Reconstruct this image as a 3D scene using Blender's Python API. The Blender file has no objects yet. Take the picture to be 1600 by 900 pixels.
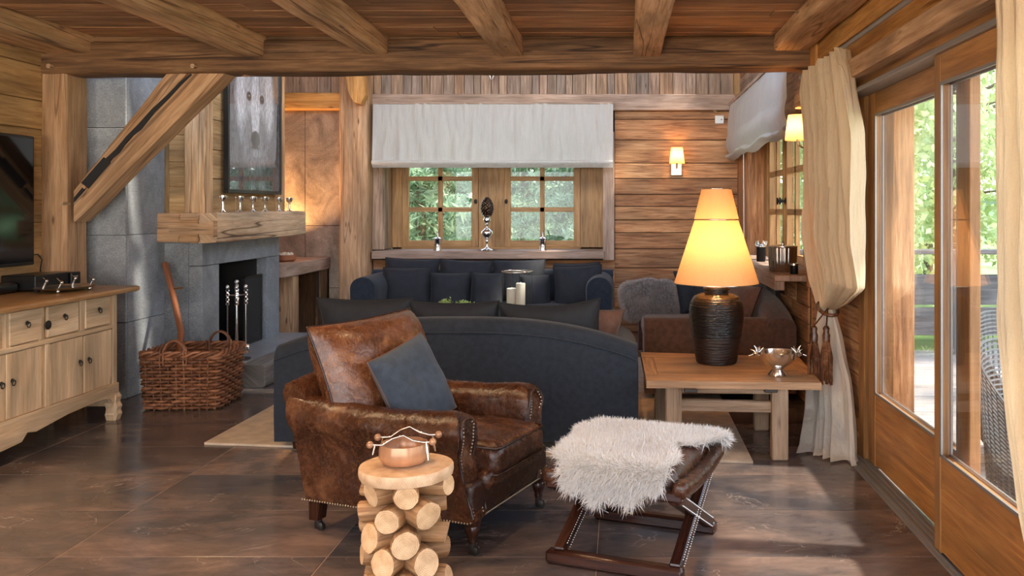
import bpy, math, random
import numpy as np
from mathutils import Vector, Matrix, noise
random.seed(7); np.random.seed(7)
PI = math.pi
SC = bpy.context.scene
COL = SC.collection
R = math.radians

# ------------------------------------------------------------------ camera, sky, sun, exposure
cam = bpy.data.objects.new('camera', bpy.data.cameras.new('camera'))
COL.objects.link(cam); SC.camera = cam
cam.location = (0, 0, 1.55); cam.rotation_euler = (R(90), 0, 0)
cam.data.sensor_width = 36; cam.data.lens = 36*1350/1600
cam.data.shift_x = -168/1600; cam.data.shift_y = -125/1600
cam.data.clip_start = .05; cam.data.clip_end = 300
SC.view_settings.view_transform = 'Standard'; SC.view_settings.look = 'None'
SC.view_settings.gamma = 1; SC.view_settings.use_curve_mapping = False
SC.view_settings.exposure = 1.05
SC.cycles.max_bounces = 7; SC.cycles.diffuse_bounces = 3; SC.cycles.glossy_bounces = 4
SC.cycles.transmission_bounces = 5; SC.cycles.transparent_max_bounces = 12
SC.cycles.caustics_reflective = False; SC.cycles.caustics_refractive = False
SC.cycles.sample_clamp_indirect = 4
SC.cycles.use_denoising = True

W = bpy.data.worlds.new('world'); SC.world = W; W.use_nodes = True
wn, wl = W.node_tree.nodes, W.node_tree.links
wn.clear()
wo = wn.new('ShaderNodeOutputWorld'); bg = wn.new('ShaderNodeBackground')
tc = wn.new('ShaderNodeTexCoord'); sp = wn.new('ShaderNodeSeparateXYZ'); rp = wn.new('ShaderNodeValToRGB')
wl.new(tc.outputs['Generated'], sp.inputs[0]); wl.new(sp.outputs['Z'], rp.inputs[0])
rp.color_ramp.elements[0].position = 0; rp.color_ramp.elements[0].color = (.95, .97, .95, 1)
rp.color_ramp.elements[1].position = .6; rp.color_ramp.elements[1].color = (.55, .72, 1, 1)
wl.new(rp.outputs[0], bg.inputs[0]); bg.inputs[1].default_value = 2.7
wl.new(bg.outputs[0], wo.inputs[0])

def lamp_obj(kind, name, loc, energy, color, size=.1, rot=None, parent=None, spot=None):
    l = bpy.data.lights.new(name, kind); l.energy = energy; l.color = color
    if kind == 'SUN': l.angle = size
    elif kind in ('POINT', 'SPOT'): l.shadow_soft_size = size
    if kind == 'SPOT' and spot: l.spot_size, l.spot_blend = spot
    o = bpy.data.objects.new(name, l); COL.objects.link(o); o.location = loc
    if rot: o.rotation_euler = rot
    if parent: o.parent = parent
    return o
sun = lamp_obj('SUN', 'sun', (6, 0, 8), 4.5, (1, .9, .74), R(3))
sun.rotation_euler = Vector((-.72, .12, -.85)).to_track_quat('-Z', 'Y').to_euler()
WARM = (1, .48, .14)

def P(px, py, Y): return Vector(((px-968)*Y/1350, Y, 1.55-(py-325)*Y/1350))

# ------------------------------------------------------------------ materials
def mat(name):
    m = bpy.data.materials.new(name); m.use_nodes = True
    nt = m.node_tree; b = nt.nodes['Principled BSDF']
    return m, nt, b
def N(nt, t, **kw):
    n = nt.nodes.new(t)
    for k, v in kw.items():
        if k.startswith('i_'):
            n.inputs[k[2:].replace('_', ' ')].default_value = v
        else: setattr(n, k, v)
    return n
def c4(c): return (c[0], c[1], c[2], 1)
def ramp(nt, stops, fac):
    n = nt.nodes.new('ShaderNodeValToRGB'); cr = n.color_ramp
    while len(cr.elements) < len(stops): cr.elements.new(.5)
    for e, (p, c) in zip(cr.elements, stops): e.position = p; e.color = c4(c) if len(c) == 3 else c
    nt.links.new(fac, n.inputs[0]); return n.outputs[0]
def mixc(nt, a, b, fac, mode='MIX'):
    n = nt.nodes.new('ShaderNodeMix'); n.data_type = 'RGBA'; n.blend_type = mode
    for s, v in ((n.inputs[0], fac), (n.inputs[6], a), (n.inputs[7], b)):
        if isinstance(v, (int, float)): s.default_value = v
        elif isinstance(v, tuple): s.default_value = c4(v)
        else: nt.links.new(v, s)
    return n.outputs[2]
def vec(nt, src='UV', scale=(1, 1, 1)):
    t = nt.nodes.new('ShaderNodeTexCoord'); m = nt.nodes.new('ShaderNodeMapping')
    m.inputs['Scale'].default_value = scale
    nt.links.new(t.outputs[src], m.inputs[0]); return m.outputs[0]
def noise_n(nt, v, scale, detail=4, rough=.55, dist=0):
    n = N(nt, 'ShaderNodeTexNoise'); n.inputs['Scale'].default_value = scale
    n.inputs['Detail'].default_value = detail; n.inputs['Roughness'].default_value = rough
    n.inputs['Distortion'].default_value = dist; nt.links.new(v, n.inputs['Vector']); return n.outputs[0]
def bump(nt, b, h, s=.3, d=.01):
    n = nt.nodes.new('ShaderNodeBump'); n.inputs['Strength'].default_value = s; n.inputs['Distance'].default_value = d
    nt.links.new(h, n.inputs['Height']); nt.links.new(n.outputs[0], b.inputs['Normal'])

def wood(name, dark, mid, light, tints=None, rough=.65, gs=1.0, knots=.8, bs=.35, cracks=0):
    """grain runs along U of the UV map; 'rnd' varies each plank"""
    m, nt, b = mat(name)
    at = N(nt, 'ShaderNodeAttribute', attribute_name='rnd')
    v1 = vec(nt, 'UV', (1.1*gs, 16*gs, 1)); v2 = vec(nt, 'UV', (.7*gs, 3.2*gs, 1)); v3 = vec(nt, 'UV', (3*gs, 90*gs, 1))
    g = noise_n(nt, v1, 2.2, 6, .62, .6); lo = noise_n(nt, v2, 1.7, 3, .5, .4); fi = noise_n(nt, v3, 2, 3, .6)
    c = ramp(nt, [(.28, dark), (.5, mid), (.72, light)], g)
    c2 = ramp(nt, [(.3, (.5, .5, .5)), (.7, (1.25, 1.25, 1.25))], lo)
    c = mixc(nt, c, c2, .8, 'MULTIPLY')
    f3 = ramp(nt, [(.3, (.72, .72, .72)), (.6, (1.05, 1.05, 1.05))], fi)
    c = mixc(nt, c, f3, .6, 'MULTIPLY')
    if tints:
        st = [(i/(len(tints)-1), t) for i, t in enumerate(tints)]
        c = mixc(nt, c, ramp(nt, st, at.outputs['Fac']), 1.0, 'MULTIPLY')
    vo = N(nt, 'ShaderNodeTexVoronoi'); nt.links.new(vec(nt, 'UV', (1.5*gs, 5.5*gs, 1)), vo.inputs['Vector']); vo.inputs['Scale'].default_value = 1.3
    k = ramp(nt, [(.03, (.16, .08, .05)), (.10, (1, 1, 1))], vo.outputs['Distance'])
    c = mixc(nt, c, k, knots, 'MULTIPLY')
    hh = g
    if cracks:
        n4 = noise_n(nt, vec(nt, 'UV', (.16, 4.2, 1)), 1.5, 2, .45, .25)
        cr = ramp(nt, [(.49, (1, 1, 1)), (.498, (.12, .07, .04)), (.502, (.12, .07, .04)), (.51, (1, 1, 1))], n4)
        c = mixc(nt, c, cr, cracks, 'MULTIPLY')
    nt.links.new(c, b.inputs['Base Color']); b.inputs['Roughness'].default_value = rough
    bump(nt, b, hh, bs, .012)
    return m

def plain(name, col, rough=.5, metal=0, bumpy=0, bscale=60, var=0, src='Object', sheen=0, spec=None):
    m, nt, b = mat(name)
    b.inputs['Base Color'].default_value = c4(col); b.inputs['Roughness'].default_value = rough
    b.inputs['Metallic'].default_value = metal
    if spec is not None: b.inputs['Specular IOR Level'].default_value = spec
    if sheen: b.inputs['Sheen Weight'].default_value = sheen; b.inputs['Sheen Roughness'].default_value = .4
    if bumpy or var:
        v = vec(nt, src); n = noise_n(nt, v, bscale, 4, .6)
        if bumpy: bump(nt, b, n, bumpy, .01)
        if var:
            n2 = noise_n(nt, v, bscale*.12, 3, .5)
            lo = tuple(x*(1-var) for x in col); hi = tuple(min(1, x*(1+var)) for x in col)
            c = ramp(nt, [(.35, lo), (.65, hi)], n2)
            c = mixc(nt, c, ramp(nt, [(.3, (1-var/2,)*3), (.7, (1+var/2,)*3)], n), .7, 'MULTIPLY')
            nt.links.new(c, b.inputs['Base Color'])
    return m

M = {}
# weathered interior timbers
M['beam'] = wood('hewn_beam', (.42, .215, .095), (.68, .41, .21), (.82, .56, .33), rough=.75, knots=.6, bs=.5, cracks=.75)
M['beam_dark'] = wood('hewn_beam_brown', (.09, .042, .018), (.20, .10, .043), (.32, .175, .085), rough=.75, knots=.6, bs=.5, cracks=.9)
M['post'] = wood('hewn_post', (.38, .20, .095), (.58, .34, .18), (.72, .48, .30), rough=.75, knots=.8, bs=.5, cracks=.6)
M['ceil'] = wood('ceiling_plank', (.25, .12, .055), (.50, .28, .14), (.70, .44, .25), tints=[(.55, .52, .5), (1, .96, .93), (.75, .7, .66), (1.3, 1.2, 1.1)], rough=.7, knots=.6)
M['plank_wall'] = wood('wall_plank', (.20, .078, .03), (.54, .28, .125), (.76, .48, .26), tints=[(.5, .42, .38), (1, .95, .9), (.72, .58, .5), (1.35, 1.3, 1.25)], rough=.7)
M['plank_left'] = wood('wall_plank_honey', (.36, .2, .08), (.58, .37, .17), (.7, .49, .26), tints=[(.75, .7, .66), (1, .95, .9), (1.1, 1.05, 1)], rough=.7)
M['plank_grey'] = wood('wall_plank_grey', (.20, .13, .09), (.40, .29, .21), (.58, .45, .34), tints=[(.75, .66, .58), (1.1, 1, .92), (.72, .72, .76), (1.2, 1.0, .8), (.85, .85, .92), (1.05, .8, .6)], rough=.75)
M['rail'] = wood('rail_wood', (.30, .19, .13), (.46, .31, .23), (.58, .43, .34), rough=.7, knots=.6)
M['orange'] = wood('orange_timber', (.42, .17, .035), (.66, .31, .08), (.78, .45, .16), rough=.6, knots=.8)
M['window_wood'] = wood('window_wood', (.30, .13, .035), (.48, .25, .085), (.6, .35, .14), rough=.45, knots=.3, bs=.1)
M['door_wood'] = wood('door_wood', (.24, .1, .028), (.38, .175, .055), (.5, .26, .095), rough=.4, knots=.35, bs=.1)
M['door_panel'] = wood('door_panel', (.36, .13, .03), (.56, .235, .06), (.68, .33, .1), rough=.38, knots=.35, bs=.08)
M['cab'] = wood('pale_pine', (.66, .44, .25), (.78, .56, .35), (.86, .68, .47), rough=.55, knots=.5, bs=.15)
M['cabtop'] = wood('oiled_top', (.3, .14, .05), (.46, .25, .10), (.58, .36, .17), rough=.38, knots=.4, bs=.15)
M['mantel'] = wood('mantel_wood', (.46, .28, .16), (.68, .46, .28), (.82, .62, .43), rough=.7, knots=.6, bs=.5, cracks=.9)
M['table'] = wood('old_elm', (.24, .125, .06), (.42, .235, .12), (.54, .34, .2), rough=.5, knots=.5, bs=.3)
M['table_leg'] = wood('old_elm_grey', (.2, .12, .07), (.36, .24, .15), (.48, .35, .24), rough=.65, knots=.5, bs=.4)
M['deck'] = wood('deck_board', (.42, .38, .34), (.58, .54, .5), (.7, .67, .63), rough=.7, knots=.2)
M['rail_out'] = wood('weathered_rail', (.13, .125, .12), (.22, .21, .2), (.32, .31, .30), rough=.8, knots=.3)
M['log_bark'] = wood('log_side', (.20, .085, .032), (.42, .21, .085), (.62, .38, .19), rough=.65, knots=.5, bs=.5, gs=1.5)
M['bark'] = wood('tree_bark', (.1, .07, .05), (.2, .15, .11), (.3, .24, .19), rough=.9, knots=0)
M['wicker'] = wood('willow', (.14, .055, .025), (.27, .115, .055), (.42, .22, .12), tints=[(.55, .5, .45), (1, .9, .85), (1.5, 1.45, 1.4)], rough=.5, knots=0, gs=3)
M['stick'] = wood('stick_wood', (.2, .06, .02), (.36, .12, .045), (.5, .22, .1), rough=.4, knots=.6)
M['darkwood'] = wood('mahogany', (.018, .006, .004), (.045, .014, .008), (.085, .028, .015), rough=.22, knots=0, bs=.05)

def ring_end(name, c1, c2):
    m, nt, b = mat(name)
    v = vec(nt, 'UV', (1, 1, 1))
    w = N(nt, 'ShaderNodeTexWave', wave_type='RINGS', rings_direction='SPHERICAL'); w.inputs['Scale'].default_value = 45
    w.inputs['Distortion'].default_value = 6; w.inputs['Detail'].default_value = 3
    nt.links.new(v, w.inputs['Vector'])
    nz = noise_n(nt, v, 14, 4, .6)
    c = mixc(nt, c1, c2, w.outputs[1]); c = mixc(nt, c, ramp(nt, [(.35, (.72, .62, .52)), (.62, (1.1, 1.1, 1.1))], nz), .8, 'MULTIPLY')
    nt.links.new(c, b.inputs['Base Color']); b.inputs['Roughness'].default_value = .6; bump(nt, b, nz, .2, .004)
    return m
M['log_end'] = ring_end('log_end', (.86, .60, .36), (.72, .44, .22))
M['slice'] = ring_end('log_slice', (.80, .56, .36), (.72, .48, .29))

def stone(name, a, bcol, rough=.6, s=1, warm=None):
    m, nt, b = mat(name)
    v = vec(nt, 'Object', (s, s, s)); at = N(nt, 'ShaderNodeAttribute', attribute_name='rnd')
    n1 = noise_n(nt, v, 2.2, 6, .65, .8); n2 = noise_n(nt, v, 75, 3, .7); n3 = noise_n(nt, v, 9, 5, .6, 1.2)
    c = ramp(nt, [(.3, a), (.7, bcol)], n1)
    c = mixc(nt, c, ramp(nt, [(.32, (.62, .62, .64)), (.68, (1.35, 1.35, 1.33))], n2), .75, 'MULTIPLY')
    c = mixc(nt, c, ramp(nt, [(.3, (.8, .8, .82)), (.75, (1.25, 1.25, 1.2))], n3), .6, 'MULTIPLY')
    c = mixc(nt, c, ramp(nt, [(0, (.86, .86, .86)), (1, (1.12, 1.12, 1.12))], at.outputs['Fac']), 1, 'MULTIPLY')
    nt.links.new(c, b.inputs['Base Color']); b.inputs['Roughness'].default_value = rough
    bump(nt, b, n2, .3, .004)
    return m
M['stone'] = stone('grey_stone', (.19, .21, .235), (.36, .385, .42))
M['stone_warm'] = stone('wall_stone', (.13, .09, .065), (.46, .35, .26))
M['grout'] = plain('grout', (.34, .24, .17), .8)
M['soot_and_shade'] = plain('firebox', (.02, .02, .022), .8, bumpy=.3)  # also gives the dark of plank gaps, brace crack and mortise
M['hearth_slab'] = stone('hearth_slab', (.2, .22, .24), (.34, .36, .38), rough=.35)
M['black_metal'] = plain('black_metal', (.015, .014, .014), .45, .6)
M['iron'] = plain('iron', (.06, .055, .05), .5, .8)
M['silver'] = plain('silver', (.82, .8, .77), .16, 1, bumpy=.05, bscale=25)
M['pewter'] = plain('ribbed_pewter', (.55, .52, .48), .25, 1)
M['brass'] = plain('nickel', (.7, .66, .58), .2, 1)
M['alu'] = plain('aluminium', (.34, .33, .32), .45, .6)
M['nail'] = plain('antique_nail', (.5, .4, .3), .3, 1)
M['rubber'] = plain('rubber', (.012, .012, .012), .6)
M['tvscreen'] = plain('tv_screen', (.004, .004, .005), .08)
M['black_plastic'] = plain('black_plastic', (.01, .01, .011), .3)
M['charcoal'] = plain('charcoal_wool', (.015, .021, .033), .95, bumpy=.25, bscale=220, var=.2, sheen=.12)
M['charcoal2'] = plain('charcoal_cotton', (.011, .013, .019), .8, bumpy=.15, bscale=90, var=.2, sheen=.08)
M['slate_blue'] = plain('slate_wool', (.035, .048, .070), .95, bumpy=.25, bscale=220, var=.15, sheen=.15)
M['brown_wool'] = plain('brown_wool', (.115, .06, .042), .95, bumpy=.25, bscale=200, var=.2, sheen=.3)
M['brown_pillow'] = plain('brown_cotton', (.13, .065, .045), .9, bumpy=.2, bscale=150, var=.2, sheen=.3)
M['piping'] = plain('piping', (.1, .06, .05), .7)
M['blackpipe'] = plain('black_piping', (.008, .008, .009), .8)
M['rug'] = plain('cream_rug', (.62, .5, .38), 1, bumpy=.8, bscale=90, var=.12)
M['wax'] = plain('wax', (.85, .8, .7), .5)
M['terracotta'] = plain('terracotta', (.36, .13, .06), .7)
M['ceramic'] = plain('plate', (.8, .78, .74), .3)
M['bounce'] = plain('pale_bounce', (.72, .66, .58), .9, var=.1, bscale=5)
M['forest'] = plain('wooded_slope', (.12, .22, .08), 1, bumpy=1, bscale=1.2, var=.6)
M['earth'] = plain('lawn', (.24, .33, .10), 1, bumpy=.5, bscale=8, var=.5)
M['wicker_grey'] = plain('grey_rattan', (.16, .17, .18), .5)
M['copper'] = plain('maple_bowl', (.5, .26, .14), .28, .25, bumpy=.05, bscale=20, var=.25)

def linen(name, col, trans=.35, s=1, var=.08):
    m, nt, b = mat(name)
    v = vec(nt, 'Object', (s, s, s)); w = noise_n(nt, v, 260, 2, .6); n1 = noise_n(nt, vec(nt, 'Object', (9, 9, 1.2)), 3, 4, .6, .5)
    c = ramp(nt, [(.3, tuple(x*(1-var) for x in col)), (.7, col)], n1)
    c = mixc(nt, c, ramp(nt, [(.3, (.9,)*3), (.7, (1.05,)*3)], w), .6, 'MULTIPLY')
    nt.links.new(c, b.inputs['Base Color']); b.inputs['Roughness'].default_value = .95
    ml = N(nt, 'ShaderNodeMath', operation='ADD'); nt.links.new(n1, ml.inputs[0])
    m2 = N(nt, 'ShaderNodeMath', operation='MULTIPLY'); nt.links.new(w, m2.inputs[0]); m2.inputs[1].default_value = .12
    nt.links.new(m2.outputs[0], ml.inputs[1]); bump(nt, b, ml.outputs[0], .6, .03)
    tr = nt.nodes.new('ShaderNodeBsdfTranslucent'); nt.links.new(c, tr.inputs[0])
    mx = nt.nodes.new('ShaderNodeMixShader'); mx.inputs[0].default_value = trans
    nt.links.new(b.outputs[0], mx.inputs[1]); nt.links.new(tr.outputs[0], mx.inputs[2])
    nt.links.new(mx.outputs[0], nt.nodes['Material Output'].inputs[0])
    return m
M['blind'] = linen('linen_blind', (.80, .77, .73), .3)
M['curtain'] = linen('linen_curtain', (.80, .62, .41), .22)
M['curtain_white'] = linen('curtain_front', (.84, .77, .68), .3)
M['shade_big'] = linen('silk_shade', (.93, .62, .34), .42, var=.0)
M['shade_small'] = linen('parchment_shade', (.95, .78, .42), .6, var=.0)

def leather(name, a, bcol, worn, rough=.3):
    m, nt, b = mat(name)
    v = vec(nt, 'Object'); n1 = noise_n(nt, v, 5, 5, .6, .8); n2 = noise_n(nt, v, 16, 6, .65, 1.5); n3 = noise_n(nt, v, 120, 3, .6)
    c = ramp(nt, [(.3, a), (.55, bcol), (.78, worn)], n1)
    vo = N(nt, 'ShaderNodeTexVoronoi', feature='DISTANCE_TO_EDGE'); vo.inputs['Scale'].default_value = 9
    mp = N(nt, 'ShaderNodeMapping'); mp.inputs['Scale'].default_value = (1, 1.6, .8)
    dv = N(nt, 'ShaderNodeVectorMath', operation='ADD'); sc_ = N(nt, 'ShaderNodeVectorMath', operation='SCALE'); sc_.inputs['Scale'].default_value = .12
    nn = N(nt, 'ShaderNodeTexNoise'); nn.inputs['Scale'].default_value = 7; nt.links.new(v, nn.inputs['Vector'])
    nt.links.new(nn.outputs['Color'], sc_.inputs[0]); nt.links.new(v, dv.inputs[0]); nt.links.new(sc_.outputs[0], dv.inputs[1])
    nt.links.new(dv.outputs[0], mp.inputs[0]); nt.links.new(mp.outputs[0], vo.inputs['Vector'])
    cr = ramp(nt, [(.0, (1, 1, 1)), (.012, (0, 0, 0))], vo.outputs['Distance'])
    msk = N(nt, 'ShaderNodeMath', operation='MULTIPLY'); nt.links.new(cr, msk.inputs[0]); nt.links.new(ramp(nt, [(.48, (0, 0, 0)), (.62, (.75, .75, .75))], n1), msk.inputs[1])
    c = mixc(nt, c, worn, msk.outputs[0])
    c = mixc(nt, c, ramp(nt, [(.3, (.78, .76, .74)), (.7, (1.18, 1.16, 1.14))], n2), .8, 'MULTIPLY')
    n5 = noise_n(nt, vec(nt, 'Object', (1, 1.4, .7)), 6.5, 3, .6, 3.5)
    sl = ramp(nt, [(.482, (0, 0, 0)), (.5, (.55, .55, .55)), (.518, (0, 0, 0))], n5)
    n6 = noise_n(nt, vec(nt, 'Object', (1.3, .7, 1)), 9, 3, .6, 4)
    s2 = ramp(nt, [(.488, (0, 0, 0)), (.5, (.5, .5, .5)), (.512, (0, 0, 0))], n6)
    c = mixc(nt, c, worn, sl); c = mixc(nt, c, worn, s2)
    nt.links.new(c, b.inputs['Base Color'])
    nt.links.new(ramp(nt, [(.3, (rough-.08,)*3), (.7, (rough+.16,)*3)], n2), b.inputs['Roughness'])
    ad = N(nt, 'ShaderNodeMath', operation='ADD'); nt.links.new(n2, ad.inputs[0])
    ml = N(nt, 'ShaderNodeMath', operation='MULTIPLY'); nt.links.new(n3, ml.inputs[0]); ml.inputs[1].default_value = .12
    nt.links.new(ml.outputs[0], ad.inputs[1]); bump(nt, b, ad.outputs[0], .35, .012)
    return m
M['leather'] = leather('worn_leather', (.024, .008, .004), (.058, .019, .009), (.19, .08, .035), .2)
M['leather_hi'] = leather('worn_leather_tan', (.05, .016, .007), (.12, .042, .018), (.33, .15, .07), .2)
M['leather_dk'] = leather('dark_leather', (.014, .005, .003), (.032, .011, .006), (.06, .02, .01), .28)

def floor_mat():
    m, nt, b = mat('slate_tile')
    v = vec(nt, 'UV', (1, 1, 1)); at = N(nt, 'ShaderNodeAttribute', attribute_name='rnd')
    n1 = noise_n(nt, vec(nt, 'UV', (.8, 1.6, 1)), 1.3, 5, .6, .9); n2 = noise_n(nt, vec(nt, 'UV', (1.5, 3.5, 1)), 2.6, 7, .68, .8); n3 = noise_n(nt, v, 110, 2, .6)
    c = ramp(nt, [(.28, (.048, .052, .066)), (.5, (.118, .098, .095)), (.72, (.24, .172, .145))], n1)
    c = mixc(nt, c, ramp(nt, [(.3, (.6, .6, .62)), (.7, (1.4, 1.35, 1.3))], n2), .8, 'MULTIPLY')
    c = mixc(nt, c, ramp(nt, [(0, (.7, .74, .82)), (.5, (1, .96, .93)), (1, (1.25, 1.14, 1.06))], at.outputs['Fac']), 1, 'MULTIPLY')
    vn = noise_n(nt, vec(nt, 'UV', (1, 1.4, 1)), 1.6, 5, .5, 2.2)
    vm = noise_n(nt, v, 3.1, 2, .5)
    vl = ramp(nt, [(.494, (0, 0, 0)), (.5, (1, 1, 1)), (.506, (0, 0, 0))], vn)
    mk = N(nt, 'ShaderNodeMath', operation='MULTIPLY'); nt.links.new(vl, mk.inputs[0]); nt.links.new(ramp(nt, [(.52, (0, 0, 0)), (.66, (.6, .6, .6))], vm), mk.inputs[1])
    c = mixc(nt, c, (.55, .46, .4), mk.outputs[0])
    nt.links.new(c, b.inputs['Base Color'])
    nt.links.new(ramp(nt, [(.3, (.12, .12, .12)), (.7, (.27, .27, .27))], n2), b.inputs['Roughness'])
    b.inputs['Specular IOR Level'].default_value = .75
    ad = N(nt, 'ShaderNodeMath', operation='ADD'); nt.links.new(n2, ad.inputs[0]); nt.links.new(n1, ad.inputs[1])
    bump(nt, b, ad.outputs[0], .05, .01)
    return m
M['floor'] = floor_mat()

def glass_mat(name, ior=1.68, tint=(1, 1, 1)):
    m, nt, b = mat(name); nt.nodes.remove(b)
    t = nt.nodes.new('ShaderNodeBsdfTransparent'); t.inputs[0].default_value = c4(tint)
    g = nt.nodes.new('ShaderNodeBsdfGlossy'); g.inputs['Roughness'].default_value = 0
    f = nt.nodes.new('ShaderNodeFresnel'); ge = nt.nodes.new('ShaderNodeNewGeometry')
    ma = N(nt, 'ShaderNodeMapRange'); ma.inputs['To Min'].default_value = ior; ma.inputs['To Max'].default_value = 1/ior
    nt.links.new(ge.outputs['Backfacing'], ma.inputs['Value']); nt.links.new(ma.outputs[0], f.inputs[0])
    mx = nt.nodes.new('ShaderNodeMixShader')
    nt.links.new(f.outputs[0], mx.inputs[0]); nt.links.new(t.outputs[0], mx.inputs[1]); nt.links.new(g.outputs[0], mx.inputs[2])
    nt.links.new(mx.outputs[0], nt.nodes['Material Output'].inputs[0]); return m
M['glass'] = glass_mat('pane_glass')
M['glass_thin'] = glass_mat('thin_glass', 1.35, (.93, .95, .95))

def ceramic_glaze():
    m, nt, b = mat('black_glaze')
    g = nt.nodes.new('ShaderNodeTexCoord'); s = nt.nodes.new('ShaderNodeSeparateXYZ'); nt.links.new(g.outputs['Object'], s.inputs[0])
    n = noise_n(nt, vec(nt, 'Object', (3, 3, 40)), 2, 3, .6)
    nt.links.new(ramp(nt, [(.0, (.022, .010, .008)), (.17, (.018, .009, .007)), (.19, (.008, .008, .009)), (1, (.012, .010, .010))], s.outputs['Z']), b.inputs['Base Color'])
    nt.links.new(ramp(nt, [(.17, (.4,)*3), (.19, (.09,)*3)], s.outputs['Z']), b.inputs['Roughness'])
    bump(nt, b, n, .8, .02); return m
M['glaze'] = ceramic_glaze()

def fur_mat(name, tip, root, var=.15):
    m, nt, b = mat(name); at = N(nt, 'ShaderNodeAttribute', attribute_name='rnd')
    c = ramp(nt, [(0, root), (.55, tip), (1, tip)], at.outputs['Fac'])
    nt.links.new(c, b.inputs['Base Color']); b.inputs['Roughness'].default_value = .8
    tr = nt.nodes.new('ShaderNodeBsdfTranslucent'); nt.links.new(c, tr.inputs[0])
    mx = nt.nodes.new('ShaderNodeMixShader'); mx.inputs[0].default_value = .3
    nt.links.new(b.outputs[0], mx.inputs[1]); nt.links.new(tr.outputs[0], mx.inputs[2])
    nt.links.new(mx.outputs[0], nt.nodes['Material Output'].inputs[0]); return m
M['fur'] = fur_mat('sheep_wool', (.95, .93, .91), (.70, .63, .56))
M['fur_grey'] = fur_mat('grey_fur', (.5, .45, .42), (.10, .08, .075))
def leaf_mat(name, a, b_):
    m, nt, b = mat(name); at = N(nt, 'ShaderNodeAttribute', attribute_name='rnd')
    c = ramp(nt, [(0, a), (1, b_)], at.outputs['Fac']); nt.links.new(c, b.inputs['Base Color']); b.inputs['Roughness'].default_value = .6
    tr = nt.nodes.new('ShaderNodeBsdfTranslucent'); nt.links.new(c, tr.inputs[0])
    mx = nt.nodes.new('ShaderNodeMixShader'); mx.inputs[0].default_value = .5
    nt.links.new(b.outputs[0], mx.inputs[1]); nt.links.new(tr.outputs[0], mx.inputs[2])
    nt.links.new(mx.outputs[0], nt.nodes['Material Output'].inputs[0]); return m
M['leaf'] = leaf_mat('birch_leaf', (.42, .55, .22), (.85, .9, .58))
M['needle'] = leaf_mat('conifer_needle', (.13, .24, .12), (.52, .62, .42))
M['herb'] = leaf_mat('herb_leaf', (.3, .5, .15), (.7, .82, .4))

def emit(name, col, s):
    m, nt, b = mat(name); b.inputs['Emission Color'].default_value = c4(col); b.inputs['Emission Strength'].default_value = s
    b.inputs['Base Color'].default_value = c4(col); return m
M['bulb'] = emit('bulb', (1, .8, .5), 14)

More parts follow.
